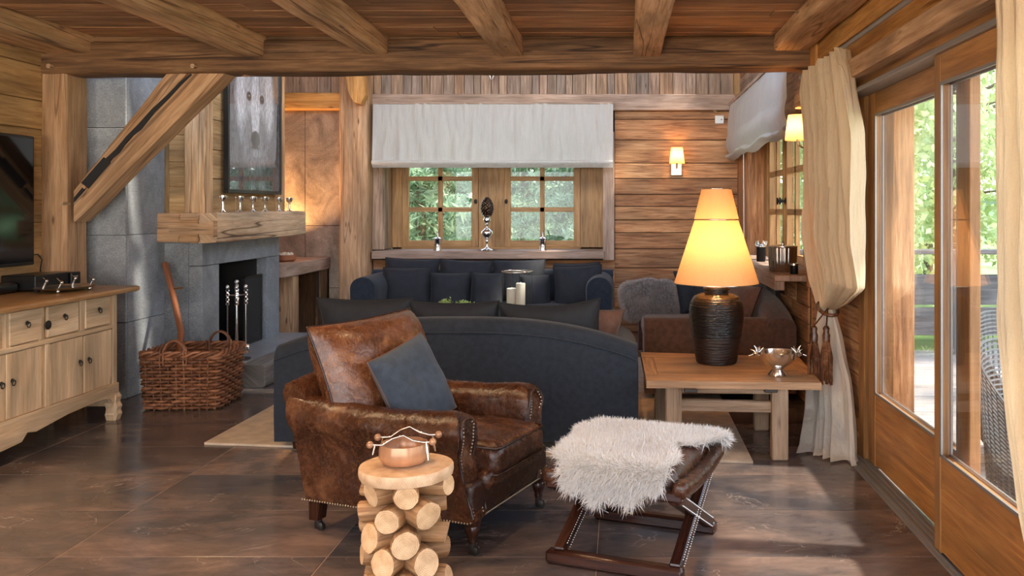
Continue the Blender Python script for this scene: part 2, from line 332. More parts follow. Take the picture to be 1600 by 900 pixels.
# ------------------------------------------------------------------ mesh builder
class MB:
    def __init__(s): s.V = []; s.F = []; s.U = []; s.Rn = []; s.MI = []; s.M = Matrix(); s.mi = 0
    def at(s, loc=(0, 0, 0), rot=None):
        s.M = Matrix.Translation(Vector(loc)) @ (rot if rot is not None else Matrix()); return s
    def add(s, V, F, axis=0, rnd=None, uv=None, off=None):
        b = len(s.V); rnd = random.random() if rnd is None else rnd
        ou, ov = (random.uniform(0, 50), random.uniform(0, 50)) if off is None else off
        V = [Vector(v) for v in V]
        s.V += [s.M @ v for v in V]
        for fi, f in enumerate(F):
            s.F.append([b+i for i in f]); s.Rn.append(rnd); s.MI.append(s.mi)
            if uv is not None: s.U.append([uv[i] for i in f]); continue
            p = [V[i] for i in f]; n = (p[1]-p[0]).cross(p[2]-p[0]) if len(p) > 2 else Vector((0, 0, 1))
            k = max(range(3), key=lambda i: abs(n[i]))
            if k == axis: o = [(axis+1) % 3, (axis+2) % 3]; s.U.append([(q[o[0]]+ou, q[o[1]]+ov) for q in p])
            else:
                o = [i for i in range(3) if i not in (axis, k)][0]
                s.U.append([(q[axis]+ou, q[o]+ov+k*3.7) for q in p])
        return s
    def box(s, x0, x1, y0, y1, z0, z1, b=.003, axis=None, rnd=None):
        c = ((x0+x1)/2, (y0+y1)/2, (z0+z1)/2); h = (abs(x1-x0)/2, abs(y1-y0)/2, abs(z1-z0)/2)
        if axis is None: axis = max(range(3), key=lambda i: h[i])
        b = min(b, min(h)*.45); V = []; idx = {}
        for sx in (-1, 1):
            for sy in (-1, 1):
                for sz in (-1, 1):
                    for a in range(3):
                        sg = (sx, sy, sz); idx[(sx, sy, sz, a)] = len(V)
                        V.append(tuple(c[i]+sg[i]*(h[i] if i == a else h[i]-b) for i in range(3)))
        F = []
        def q(ids):
            p = [Vector(V[i]) for i in ids]; n = (p[1]-p[0]).cross(p[2]-p[0]); m = sum(p, Vector())/len(p)-Vector(c)
            F.append(ids if n.dot(m) > 0 else ids[::-1])
        for a in range(3):
            o, u = (a+1) % 3, (a+2) % 3
            for sg in (-1, 1):
                ids = []
                for (p_, q_) in ((-1, -1), (1, -1), (1, 1), (-1, 1)):
                    k = [0, 0, 0]; k[a] = sg; k[o] = p_; k[u] = q_; ids.append(idx[(*k, a)])
                q(ids)
            for p_ in (-1, 1):
                for q_ in (-1, 1):
                    k0 = [0, 0, 0]; k0[o] = p_; k0[u] = q_; k1 = list(k0); k0[a] = -1; k1[a] = 1
                    q([idx[(*k0, o)], idx[(*k1, o)], idx[(*k1, u)], idx[(*k0, u)]])
        for sx in (-1, 1):
            for sy in (-1, 1):
                for sz in (-1, 1): q([idx[(sx, sy, sz, a)] for a in range(3)])
        return s.add(V, F, axis, rnd)
    def bar(s, p0, p1, w, h, b=.003, up=(0, 0, 1), rnd=None):
        p0, p1 = Vector(p0), Vector(p1); d = p1-p0; L = d.length; x = d.normalized(); y = Vector(up).cross(x).normalized(); z = x.cross(y)
        old = s.M; s.M = old @ Matrix.Translation(p0) @ Matrix((x, y, z)).transposed().to_4x4()
        s.box(0, L, -w/2, w/2, -h/2, h/2, b, 0, rnd); s.M = old; return s
    def loft(s, rings, caps=True, closed=False, rnd=None, uvs=1):
        n = len(rings[0]); V = [Vector(p) for r in rings for p in r]; F = []; uv = []
        off = (random.uniform(0, 50), random.uniform(0, 50)); cu = 0; m = len(rings)
        R0 = [Vector(p) for p in rings[0]]; per = [0]
        for i in range(n): per.append(per[-1]+(R0[(i+1) % n]-R0[i]).length)
        cen = [sum((Vector(p) for p in r), Vector())/n for r in rings]
        rnd = random.random() if rnd is None else rnd; us = [0]
        for k in range(1, m+1): us.append(us[-1]+(cen[k % m]-cen[k-1]).length)
        b = len(s.V); s.V += [s.M @ v for v in V]
        for k in range(m if closed else m-1):
            k2 = (k+1) % m
            for i in range(n):
                j = (i+1) % n
                s.F.append([b+k*n+i, b+k*n+j, b+k2*n+j, b+k2*n+i]); s.Rn.append(rnd); s.MI.append(s.mi)
                s.U.append([((us[k])*uvs+off[0], per[i]+off[1]), (us[k]*uvs+off[0], per[i+1]+off[1]), (us[k+1]*uvs+off[0], per[i+1]+off[1]), (us[k+1]*uvs+off[0], per[i]+off[1])])
        if caps and not closed:
            for k, rev in ((0, True), (m-1, False)):
                ids = [b+k*n+i for i in range(n)]; loc = [Vector(p)-cen[k] for p in rings[k]]
                ax = (loc[0]).normalized() if loc[0].length > 1e-9 else Vector((1, 0, 0)); nn = loc[0].cross(loc[n//4])
                ay = nn.cross(ax); ay = ay.normalized() if ay.length > 1e-12 else Vector((0, 1, 0))
                u = [(p.dot(ax), p.dot(ay)) for p in loc]
                if rev: ids = ids[::-1]; u = u[::-1]
                s.F.append(ids); s.U.append(u); s.Rn.append(rnd); s.MI.append(getattr(s, 'cap_mi', s.mi) if hasattr(s, 'cap_mi') else s.mi)
        return s
    def tube(s, pts, r, n=8, caps=True, closed=False, rnd=None, squash=1):
        pts = [Vector(p) for p in pts]; m = len(pts); rr = r if isinstance(r, (list, tuple)) else [r]*m
        rings = []; prev = None
        for k in range(m):
            a = pts[(k-1) % m] if (closed or k > 0) else pts[k]; c = pts[(k+1) % m] if (closed or k < m-1) else pts[k]
            t = (c-a); t = t.normalized() if t.length > 1e-9 else Vector((0, 0, 1))
            if prev is None: ref = Vector((0, 0, 1)) if abs(t.z) < .9 else Vector((1, 0, 0)); x = ref.cross(t).normalized()
            else:
                x = prev-t*prev.dot(t); x = x.normalized() if x.length > 1e-6 else Vector((1, 0, 0))
            prev = x; y = t.cross(x)
            rings.append([pts[k]+(x*math.cos(2*PI*i/n)+y*math.sin(2*PI*i/n)*squash)*rr[k] for i in range(n)])
        return s.loft(rings, caps, closed, rnd)
    def lathe(s, prof, n=32, c=(0, 0, 0), caps=True, mod=None, rnd=None):
        c = Vector(c); rings = []
        for (r, z) in prof:
            rings.append([c+Vector((math.cos(2*PI*i/n)*r*(mod(2*PI*i/n) if mod else 1), math.sin(2*PI*i/n)*r*(mod(2*PI*i/n) if mod else 1), z)) for i in range(n)])
        return s.loft(rings, caps, rnd=rnd)
    def ball(s, c, r, n=10, sc=(1, 1, 1)):
        c = Vector(c); k = max(4, n//2)
        return s.loft([[c+Vector((math.cos(2*PI*i/n)*math.sin(t)*r*sc[0], math.sin(2*PI*i/n)*math.sin(t)*r*sc[1], -math.cos(t)*r*sc[2])) for i in range(n)] for t in [PI*(.04+.92*j/k) for j in range(k+1)]])
    def prism(s, poly, lo, hi, axis='y', rnd=None, b=0):
        """poly: 2D points; extruded along axis"""
        def mk(p, t): return {'y': (p[0], t, p[1]), 'x': (t, p[0], p[1]), 'z': (p[0], p[1], t)}[axis]
        rings = [[mk(p, lo) for p in poly], [mk(p, hi) for p in poly]]
        V = rings[0]+rings[1]; n = len(poly); c = sum((Vector(v) for v in V), Vector())/len(V)
        A = sum(poly[i][0]*poly[(i+1) % n][1]-poly[(i+1) % n][0]*poly[i][1] for i in range(n)); sg = (A > 0) ^ (axis == 'y')
        F = [list(range(n))[::-1] if sg else list(range(n)), list(range(n, 2*n)) if sg else list(range(n, 2*n))[::-1]]
        for i in range(n):
            j = (i+1) % n; f = [i, j, n+j, n+i]; F.append(f if sg else f[::-1])
        ext = [max(v[i] for v in V)-min(v[i] for v in V) for i in range(3)]
        return s.add(V, F, max(range(3), key=lambda i: ext[i]), rnd)
    def grid(s, fn, nu, nv, closed_u=False, rnd=None, thick=0):
        V = [[Vector(fn(i/nu, j/nv)) for i in range(nu+1)] for j in range(nv+1)]
        flat = [p for r in V for p in r]; w = nu+1
        F = [[j*w+i, j*w+i+1, (j+1)*w+i+1, (j+1)*w+i] for j in range(nv) for i in range(nu)]
        uv = [(i/nu*2, j/nv*2) for j in range(nv+1) for i in range(nu+1)]
        return s.add(flat, F, 0, rnd, uv)
    def rbox(s, sx, sy, sz, r, seg=4, m=6, fn=None, rnd=None, c=(0, 0, 0)):
        S = (sx/2, sy/2, sz/2); r = min(r, min(S)*.98); D = {}; V = []; F = []
        def ax(h):
            inner = h-r; a = [-h+r*(1-math.cos(PI/2*i/seg))*1.0 for i in range(seg)]
            a = [-inner-r*math.tan(PI/4*(1-i/seg)) for i in range(seg)]
            return a+[-inner+2*inner*i/m for i in range(m+1)]+[-x for x in a[::-1]]
        A = [ax(h) for h in S]
        def vid(p):
            q = [max(-(S[i]-r), min(S[i]-r, p[i])) for i in range(3)]; d = [p[i]-q[i] for i in range(3)]
            l = math.sqrt(sum(x*x for x in d)); v = [q[i]+(d[i]*r/l if l > 1e-9 else 0) for i in range(3)]
            k = tuple(round(x, 5) for x in v)
            if k not in D: D[k] = len(V); V.append(Vector(v))
            return D[k]
        for a in range(3):
            o, u = (a+1) % 3, (a+2) % 3
            for sg in (-1, 1):
                for i in range(len(A[o])-1):
                    for j in range(len(A[u])-1):
                        ids = []
                        for (x, y) in ((A[o][i], A[u][j]), (A[o][i+1], A[u][j]), (A[o][i+1], A[u][j+1]), (A[o][i], A[u][j+1])):
                            p = [0, 0, 0]; p[a] = sg*S[a]; p[o] = x; p[u] = y; ids.append(vid(p))
                        if sg < 0: ids = ids[::-1]
                        e = []
                        for t in ids:
                            if t not in e: e.append(t)
                        if len(e) > 2: F.append(e)
        if fn: V = [Vector(fn(v)) for v in V]
        V = [v+Vector(c) for v in V]
        return s.add(V, F, 0, rnd)
    def build(s, name, m, parent=None, smooth=None, kind=None, **tags):
        me = bpy.data.meshes.new(name); me.from_pydata([tuple(v) for v in s.V], [], s.F)
        ms = m if isinstance(m, (list, tuple)) else [m]
        for x in ms: me.materials.append(M[x] if isinstance(x, str) else x)
        uvl = me.uv_layers.new(name='UVMap'); uvl.data.foreach_set('uv', [c for f in s.U for q in f for c in q])
        at = me.attributes.new('rnd', 'FLOAT', 'FACE'); at.data.foreach_set('value', s.Rn)
        me.polygons.foreach_set('material_index', s.MI)
        if smooth is not None:
            me.polygons.foreach_set('use_smooth', [True]*len(me.polygons)); me.set_sharp_from_angle(angle=R(smooth))
        me.update()
        o = bpy.data.objects.new(name, me); COL.objects.link(o)
        if parent: o.parent = parent
        if kind: o['kind'] = kind
        for k, v in tags.items(): o[k] = v
        return o

def npmesh(name, V, F, rnd, m, parent=None, smooth=False):
    """V (n,3), F (k,3|4) numpy, rnd per point"""
    me = bpy.data.meshes.new(name); k = F.shape[1]
    me.vertices.add(len(V)); me.vertices.foreach_set('co', V.astype(np.float32).ravel())
    me.loops.add(F.size); me.loops.foreach_set('vertex_index', F.astype(np.int32).ravel())
    me.polygons.add(len(F)); me.polygons.foreach_set('loop_start', np.arange(0, F.size, k, dtype=np.int32))
    me.polygons.foreach_set('loop_total', np.full(len(F), k, dtype=np.int32)) if False else None
    at = me.attributes.new('rnd', 'FLOAT', 'POINT'); at.data.foreach_set('value', rnd.astype(np.float32))
    me.update(calc_edges=True); me.validate()
    if smooth: me.polygons.foreach_set('use_smooth', [True]*len(me.polygons))
    me.materials.append(M[m]); o = bpy.data.objects.new(name, me); COL.objects.link(o)
    if parent: o.parent = parent
    return o

def thing(name, label, cat, loc=(0, 0, 0), rz=0, group=None, rot=None):
    o = bpy.data.objects.new(name, None); o.empty_display_size = .1; COL.objects.link(o); o.location = loc
    o.rotation_euler = rot if rot else (0, 0, rz)
    o['label'] = label; o['category'] = cat
    if group: o['group'] = group
    return o
def tag(o, label, cat, group=None):
    o['label'] = label; o['category'] = cat
    if group: o['group'] = group
    return o
def copy_tree(o, parent=None):
    c = o.copy(); COL.objects.link(c); c.parent = parent
    for ch in [x for x in o.children]: copy_tree(ch, c)
    return c

def rough_beam(mb, p0, p1, w, h, amp=.008, r=.02, seg=None, up=(0, 0, 1), seed=0, taper=0):
    """hand-hewn timber between two points, w across, h along up"""
    p0, p1 = Vector(p0), Vector(p1); d = p1-p0; L = d.length; x = d.normalized(); y = Vector(up).cross(x).normalized(); z = x.cross(y)
    seg = seg or max(6, int(L/.12)); rings = []
    prof = []
    for (cx, cy, a0) in ((w/2-r, h/2-r, 0), (-w/2+r, h/2-r, 90), (-w/2+r, -h/2+r, 180), (w/2-r, -h/2+r, 270)):
        for a in (0, 30, 60, 90): prof.append((cx+r*math.cos(R(a0+a)), cy+r*math.sin(R(a0+a))))
    P2 = []
    for i in range(len(prof)):
        a, b = prof[i], prof[(i+1) % len(prof)]; P2.append(a)
        if math.hypot(a[0]-b[0], a[1]-b[1]) > r*1.2:
            for t in (.25, .5, .75): P2.append((a[0]+(b[0]-a[0])*t, a[1]+(b[1]-a[1])*t))
    for k in range(seg+1):
        t = k/seg; c = p0+d*t; ring = []
        e = 1-.03*(k in (0, seg))
        bend = noise.noise(Vector((t*L*.6, seed*7.3, 0)))*amp*1.3
        for (a, b) in P2:
            n1 = noise.noise(Vector((t*L*2.3+seed, a*6, b*6)))*amp + noise.noise(Vector((t*L*9, a*17+seed, b*17)))*amp*.35
            f = 1+n1/max(.03, math.hypot(a, b))
            ring.append(c+y*(a*f*e+bend)+z*(b*f*e+bend*.6))
        rings.append(ring)
    mb.loft(rings)
    return mb

def fur(name, pts, nrm, length, width, m, parent, droop=.5, seed=1, jit=.6, curl=.0):
    rs = np.random.RandomState(seed); n = len(pts)
    d = nrm+rs.normal(0, jit, (n, 3)); d[:, 2] -= droop*.3; d /= np.linalg.norm(d, axis=1)[:, None]
    L = length*rs.uniform(.6, 1.15, n)[:, None]
    side = np.cross(d, rs.normal(0, 1, (n, 3))); side /= np.linalg.norm(side, axis=1)[:, None]
    w = width*rs.uniform(.6, 1.2, n)[:, None]
    g = np.zeros((n, 3)); g[:, 2] = -droop
    swirl = rs.normal(0, curl, (n, 3)) if curl else 0
    m1 = pts+d*L*.55+g*L*.12; tip = pts+d*L*.95+g*L*.55+swirl*L
    V = np.stack([pts-side*w, pts+side*w, m1+side*w*.8, m1-side*w*.8, tip+side*w*.15, tip-side*w*.15], 1).reshape(-1, 3)
    b = np.arange(n)[:, None]*6
    F = np.concatenate([b+np.array([[0, 1, 2, 3]]), b+np.array([[3, 2, 4, 5]])], 1).reshape(-1, 4)
    col = rs.uniform(.0, .35, n)
    rnd = np.stack([col, col, col+.35, col+.35, col+.65, col+.65], 1).ravel()
    return npmesh(name, V, F, rnd, m, parent)
# ================================================================== STRUCTURE
def planks(mb, axis, across, fixed, a0, a1, c0, c1, wid, th=.02, gap=.006, var=.25, joints=None, depth_sign=1, seed=1):
    """boards running along 'axis', stacked along 'across'; face at coordinate 'fixed' of the third axis"""
    rs = random.Random(seed); third = 3-axis-across; c = c0
    while c < c1-1e-4:
        w = min(wid*(1+rs.uniform(-var, var)), c1-c)
        if c1-c-w < wid*.35: w = c1-c
        a = a0
        while a < a1-1e-4:
            l = a1-a if not joints else min(rs.uniform(*joints), a1-a)
            if a1-a-l < .4: l = a1-a
            lo, hi = [0]*3, [0]*3; o = rs.uniform(0, .004)
            lo[axis], hi[axis] = a+gap/2, a+l-gap/2; lo[across], hi[across] = c+gap/2, c+w-gap/2
            f = fixed+o*depth_sign; lo[third], hi[third] = min(f, f+th*depth_sign), max(f, f+th*depth_sign)
            mb.box(lo[0], hi[0], lo[1], hi[1], lo[2], hi[2], .003, axis, rs.random()); a += l
        c += w
    return mb
ST = dict(kind='structure')
XL, YB, ZC = -4.42, 10.8, 2.87        # left wall, back wall, ceiling underside
YBEAM = 6.6

# floor: slate tiles over a grout bed
mb = MB(); g = .0025
xs = [-4.9, -3.7, -2.5, -1.3, -.1, 1.62]
y = 3.84-.59*9; ys = []
while y < 11.2: ys.append(y); y += .59
for i in range(len(xs)-1):
    for j in range(len(ys)-1):
        x0, x1, y0, y1 = xs[i]+g, xs[i+1]-g, max(ys[j]+g, -1), min(ys[j+1]-g, 11)
        if y1 <= y0: continue
        # UV run: random flip gives each slab its own figure
        mb.box(x0, x1, y0, y1, -.02, 0, .0015, 0)
mb.build('floor', 'floor', **ST)
mb = MB(); mb.box(-4.95, 1.75, -1.2, 11.4, -.05, -.0022, 0.001); mb.build('floor_grout', 'grout', **ST)

# left wall
mb = MB(); planks(mb, 1, 2, XL, -1, 6.62, 0, ZC, .23, joints=(1.6, 3.2), depth_sign=-1, seed=5); mb.box(XL-.1, XL-.03, -1, 7, 0, ZC); mb.build('wall_left', 'plank_left', **ST)

# ceiling boards across the room
mb = MB(); planks(mb, 0, 1, ZC, -4.7, 1.9, -1, 6.75, .17, joints=(2.2, 4.5), depth_sign=1, seed=9); mb.box(-4.7, 1.9, -1, 6.75, ZC+.03, ZC+.1); mb.build('ceiling', 'ceil', **ST)

# cross beam, posts, joists, brace
mb = MB(); rough_beam(mb, (-4.46, YBEAM+.14, 2.70), (1.62, YBEAM+.14, 2.75), .27, .25, .010, .03, 60, seed=2); mb.build('trim_beam', 'beam_dark', smooth=40, **ST)
mb = MB(); mb.box(-4.46, 1.62, YBEAM+.05, YBEAM+.27, 2.80, 2.872, .004); mb.build('trim_beam_top', 'beam_dark', **ST)
mb = MB(); rough_beam(mb, (-4.33, YBEAM+.15, 0), (-4.33, YBEAM+.15, 2.62), .20, .27, .008, .02, up=(0, 1, 0), seed=4)
mb.build('trim_post_left', 'post', smooth=40, **ST)
ji = 0
for (l, r, yb) in ((58, 142, 84), (367, 412, 89), (563, 608, 87), (773, 816, 87), (989, 1033, 88), (1210, 1266, 79)):
    X0 = (l-968)*YBEAM/1350; X1 = (r-968)*YBEAM/1350; zb = 1.55-(yb-325)*YBEAM/1350; zt = ZC+.01
    ji += 1; mb = MB()
    rough_beam(mb, ((X0+X1)/2, -1, (zb+zt)/2), ((X0+X1)/2, YBEAM+.06, (zb+zt)/2), X1-X0, zt-zb, .013, .028, 60, seed=10+ji*3)
    mb.build('ceiling_beam', 'beam', smooth=40, **ST)
# diagonal brace with its crack and mortise
def PB(px, py, Y=YBEAM+.03): p = P(px, py, Y); return (p.x, p.z)
front = [PB(115, 347), PB(115, 298), PB(268, 112), PB(352, 112), ]
def brace():
    mb = MB(); n = 18; rings = []
    a0, a1 = Vector(PB(115, 347)), Vector(PB(352, 112)); b0, b1 = Vector(PB(115, 296)), Vector(PB(262, 112))
    for k in range(n+1):
        t = k/n; lo = a0.lerp(a1, t); hi = b0.lerp(b1, t)
        j = noise.noise(Vector((t*4, 0, 3)))*.012; j2 = noise.noise(Vector((t*5, 5, 3)))*.012
        lo = lo+Vector((.7, -.7))*j; hi = hi+Vector((-.7, .7))*j2
        ring = []
        y0, y1 = YBEAM+.03, YBEAM+.24
        for (p, yy) in ((lo, y0+.012), (lo.lerp(hi, .06), y0), (lo.lerp(hi, .3), y0), (lo.lerp(hi, .60), y0+.004), (lo.lerp(hi, .625), y0+.05), (lo.lerp(hi, .65), y0+.004), (lo.lerp(hi, .94), y0), (hi, y0+.012), (hi, y1-.01), (hi.lerp(lo, .06), y1), (lo.lerp(hi, .06), y1), (lo, y1-.01)):
            ring.append((p.x, yy, p.y))
        rings.append(ring)
    mb.loft(rings); return mb
brace().build('trim_brace', 'post', smooth=40, **ST)
mb = MB(); d = (Vector(PB(262, 112))-Vector(PB(118, 296))).normalized(); c0 = Vector(PB(133, 290)); c1 = Vector(PB(168, 250))
nn = Vector((-d.y, d.x))*.034
mb.prism([tuple(c0-nn), tuple(c1-nn), tuple(c1+nn), tuple(c0+nn)], YBEAM+.022, YBEAM+.06, 'y'); mb.build('trim_mortise', 'soot_and_shade', **ST)  # raised dark block, the shade inside the mortise put into its colour
mb = MB(); up_ = [(166, 252), (184, 236), (200, 215), (218, 199), (240, 173), (262, 152), (282, 131), (299, 116)]; wd_ = [3.5, 4, 3, 4.5, 3.5, 3, 2.5, 1.2]
e0 = [PB(a+w*.7, b+w*.7) for (a, b), w in zip(up_, wd_)]; e1 = [PB(a-w*.7, b-w*.7) for (a, b), w in zip(up_, wd_)]
for i in range(len(up_)-1): mb.prism([e0[i], e0[i+1], e1[i+1], e1[i]], YBEAM+.024, YBEAM+.06, 'y')
mb.prism([PB(116, 316), PB(132, 297), PB(129, 293), PB(116, 309)], YBEAM+.024, YBEAM+.06, 'y')
mb.build('trim_crack', 'soot_and_shade', **ST)  # dark strips over the brace groove stand in for its shade
mb = MB()
for q in ((80, 104), (304, 104)): p = P(q[0], q[1], YBEAM-.005); mb.tube([p+Vector((0, .05, 0)), p-Vector((0, .035, 0))], .017, 8)
p = P(100, 318, YBEAM); mb.tube([p+Vector((0, .06, 0)), p-Vector((0, .03, 0))], .013, 8)
mb.build('trim_peg', 'mantel', smooth=40, **ST)
# carved end of a second brace under the beam
mb = MB(); rough_beam(mb, P(378, 112, 6.75), P(452, 103, 6.95), .13, .09, .02, .03, 10, seed=31); mb.build('trim_corbel', 'beam', smooth=40, **ST)

# stepped stone chimney wall
def slabs(mb, axis, fixed, a0, a1, zs, sgn, g=.0025, th=.03, seed=0, cuts=None):
    rs = random.Random(seed); cs = [a0]+(cuts or [])+[a1]
    for i in range(len(zs)-1):
        for k in range(len(cs)-1):
            lo = [0, 0, zs[i]+g]; hi = [0, 0, zs[i+1]-g]; o = 1-axis
            lo[axis], hi[axis] = cs[k]+g, cs[k+1]-g; lo[o], hi[o] = min(fixed, fixed+th*sgn), max(fixed, fixed+th*sgn)
            mb.box(lo[0], hi[0], lo[1], hi[1], lo[2], hi[2], .002, 2, rs.random())
mb = MB(); slabs(mb, 0, 7.0, -4.5, -4.0, [0, .62, 1.33, 2.2, 3.2], 1, seed=1); slabs(mb, 1, -4.0, 7.03, 7.6, [0, .62, 1.33, 2.2, 3.2], -1, seed=2)
mb.box(-4.5, -4.032, 7.03, 7.6, 0, 3.2); mb.build('wall_left_stone', 'stone', **ST)

# right wall of the near room: wall piece, jamb, ledges over the doors
mb = MB(); planks(mb, 1, 2, 1.50, 5.42, 6.75, 0, 2.45, .26, depth_sign=1, seed=3); mb.box(1.53, 1.85, 5.42, 6.75, 0, 2.87)
mb.build('wall_right', 'plank_wall', **ST)
mb = MB(); mb.box(1.50, 1.66, 5.30, 5.42, 0, 2.3, .005); mb.box(1.56, 1.66, 5.22, 5.31, 0, 2.25, .005); mb.build('trim_1', 'door_wood', **ST)
mb = MB(); mb.box(1.40, 1.52, -1, 5.42, 2.235, 2.262, .003); mb.build('trim_2', 'alu', **ST)
mb = MB(); mb.box(1.46, 1.75, -1, 5.42, 2.262, 2.42, .004); mb.build('trim_3', 'door_wood', **ST)
mb = MB(); mb.box(1.36, 1.47, -1, 6.72, 2.32, 2.43, .006); mb.build('trim_4', 'post', **ST)
mb = MB(); planks(mb, 1, 2, 1.47, -1, 6.75, 2.42, 2.90, .24, depth_sign=1, seed=13); mb.box(1.5, 1.75, -1, 6.75, 2.42, 2.9); mb.build('wall_right_upper', 'orange', **ST)
mb = MB(); rough_beam(mb, (1.56, 6.52, 2.2), (1.56, 6.52, 2.9), .2, .2, up=(0, 1, 0), seed=8); mb.build('trim_5', 'orange', smooth=40, **ST)
# floor tracks
mb = MB(); mb.box(1.40, 1.62, -1, 5.42, -.02, .006, .002, 1)
for x in (1.425, 1.455, 1.485, 1.515): mb.box(x-.005, x+.005, -1, 5.42, .004, .016, .001, 1)
mb.build('trim_6', 'alu', **ST)

# sliding glass doors
def sliding(name, x, y0, y1, st=.10, zt=2.235, stop=.13):
    root = bpy.data.objects.new(name, None); COL.objects.link(root); root['kind'] = 'structure'; root.location = (x, (y0+y1)/2, 0)
    h = (y1-y0)/2; t = .025
    mb = MB(); mb.box(-t, t, -h, -h+st, .02, zt, .004, 2); mb.box(-t, t, h-st, h, .02, zt, .004, 2)
    mb.box(-t, t, -h+st, h-st, zt-stop, zt, .004, 1); mb.build('door_frame', 'door_wood', root)
    mb = MB(); z = .03
    for z1 in (.17, .31, .45): mb.box(-t+.004, t-.004, -h+st, h-st, z, z1, .003, 1); z = z1
    mb.build('door_panel', 'door_panel', root)
    mb = MB(); a = .012
    for xx in (-t-.002, t-.008):
        mb.box(xx, xx+.01, -h+st-.004, -h+st+a, .45, zt-stop, .001, 2); mb.box(xx, xx+.01, h-st-a, h-st+.004, .45, zt-stop, .001, 2)
        mb.box(xx, xx+.01, -h+st, h-st, .448, .462, .001, 1); mb.box(xx, xx+.01, -h+st, h-st, zt-stop-a, zt-stop+.003, .001, 1)
    mb.build('glazing_bead', 'alu', root)
    mb = MB(); mb.add([(-.006, -h+st, .455), (-.006, h-st, .455), (-.006, h-st, zt-stop), (-.006, -h+st, zt-stop)], [[0, 1, 2, 3]])
    mb.add([(.008, -h+st, .455), (.008, h-st, .455), (.008, h-st, zt-stop), (.008, -h+st, zt-stop)], [[0, 1, 2, 3]])
    mb.build('pane', 'glass', root)
    return root
sliding('door_1', 1.535, 3.73, 5.24, .13)
sliding('door_2', 1.445, 1.70, 3.90, .075)
# near part of the right wall behind the camera
mb = MB(); mb.box(1.47, 1.6, -1, .9, 0, 2.3); mb.build('wall_right_near', 'door_wood', **ST)

# back wall -------------------------------------------------------------
WX0, WX1 = -2.94, -.20      # window recess
mb = MB(); slabs(mb, 0, YB, -4.5, -3.42, [0, .55, 1.33, 2.77], 1, seed=5, cuts=[-3.93])
mb.build('wall_back_stone', 'stone_warm', **ST)
mb = MB(); mb.box(-4.5, 1.75, 11.27, 11.33, 0, .9); mb.box(-4.5, WX0-.05, 10.84, 11.33, 0, 4.6); mb.box(WX1+.05, 1.75, 10.84, 11.33, 0, 4.6); mb.box(WX0-.05, WX1+.05, 10.84, 11.33, 2.45, 4.6)
mb.build('wall_back_core', 'soot_and_shade', **ST)  # core coloured dark so the gaps between planks look shaded
mb = MB(); planks(mb, 2, 0, YB+.02, 2.97, 4.6, -3.08, 1.52, .125, var=.35, depth_sign=1, seed=21); planks(mb, 2, 0, YB+.02, 2.97, 4.6, -4.5, -3.08, .2, depth_sign=1, seed=22)
mb.build('wall_back_upper', 'plank_grey', **ST)
mb = MB(); mb.box(-3.08, 1.5, YB-.07, YB+.02, 2.765, 2.965, .006); mb.build('trim_7', 'rail', **ST)
mb = MB(); rough_beam(mb, (-4.4, YB-.06, 2.87), (-3.42, YB-.06, 2.87), .16, .21, .004, seed=3); mb.build('trim_8', 'orange', smooth=40, **ST)
mb = MB()
for (z0, z1, rr) in ((2.66, 2.765, .2), (2.40, 2.66, .75), (2.11, 2.40, .35), (1.92, 2.11, .9), (1.72, 1.92, .15), (1.57, 1.72, .6), (1.40, 1.57, .4), (1.24, 1.40, .8), (1.04, 1.24, .55), (.8, 1.04, .1), (.55, .8, .6), (.28, .55, .3), (0, .28, .7)):
    mb.box(-.06, 1.52, YB+random.uniform(0, .004), YB+.03, z0+.004, z1-.004, .004, 0, rr)
for (z0, z1) in ((0, .3), (.3, .6), (.6, .9)): mb.box(-3.08, -.06, YB, YB+.03, z0+.002, z1-.002, .003, 0)
mb.build('wall_back', 'plank_wall', **ST)
mb = MB(); rough_beam(mb, (-3.25, YB-.14, 0), (-3.25, YB-.14, 4.6), .345, .28, .008, .03, up=(0, 1, 0), seed=12); mb.build('trim_post_back', 'post', smooth=40, **ST)
mb = MB(); mb.prism([PB(540, 100, 10.45), PB(570, 100, 10.45), PB(574, 150, 10.45), PB(567, 163, 10.45), PB(556, 161, 10.45), PB(548, 145, 10.45)], 10.36, 10.5, 'y'); mb.build('trim_bracket', 'orange', **ST)
mb = MB(); mb.box(1.42, 1.52, YB-.1, YB, 2.95, 4.6); mb.build('trim_9', 'window_wood', **ST)
# window surround
mb = MB()
planks(mb, 2, 1, WX0, 1.03, 2.45, YB-.02, 11.24, .11, th=.03, depth_sign=-1, seed=2); planks(mb, 2, 1, WX1, 1.03, 2.45, YB-.02, 11.24, .11, th=.03, depth_sign=1, seed=4)
mb.box(-3.09, WX0+.005, YB-.03, YB+.02, 1.03, 2.5, .004, 2); mb.box(WX0-.01, WX1+.01, YB-.02, 11.24, 2.42, 2.45)
mb.build('trim_10', 'plank_grey', **ST)
mb = MB(); mb.box(WX1-.005, -.065, YB-.06, YB+.02, .9, 2.5, .005, 2); mb.build('trim_11', 'rail', **ST)
mb = MB(); mb.box(-3.06, -.19, YB-.15, 11.24, .92, 1.02, .008, 0); mb.build('trim_sill', 'rail', **ST)

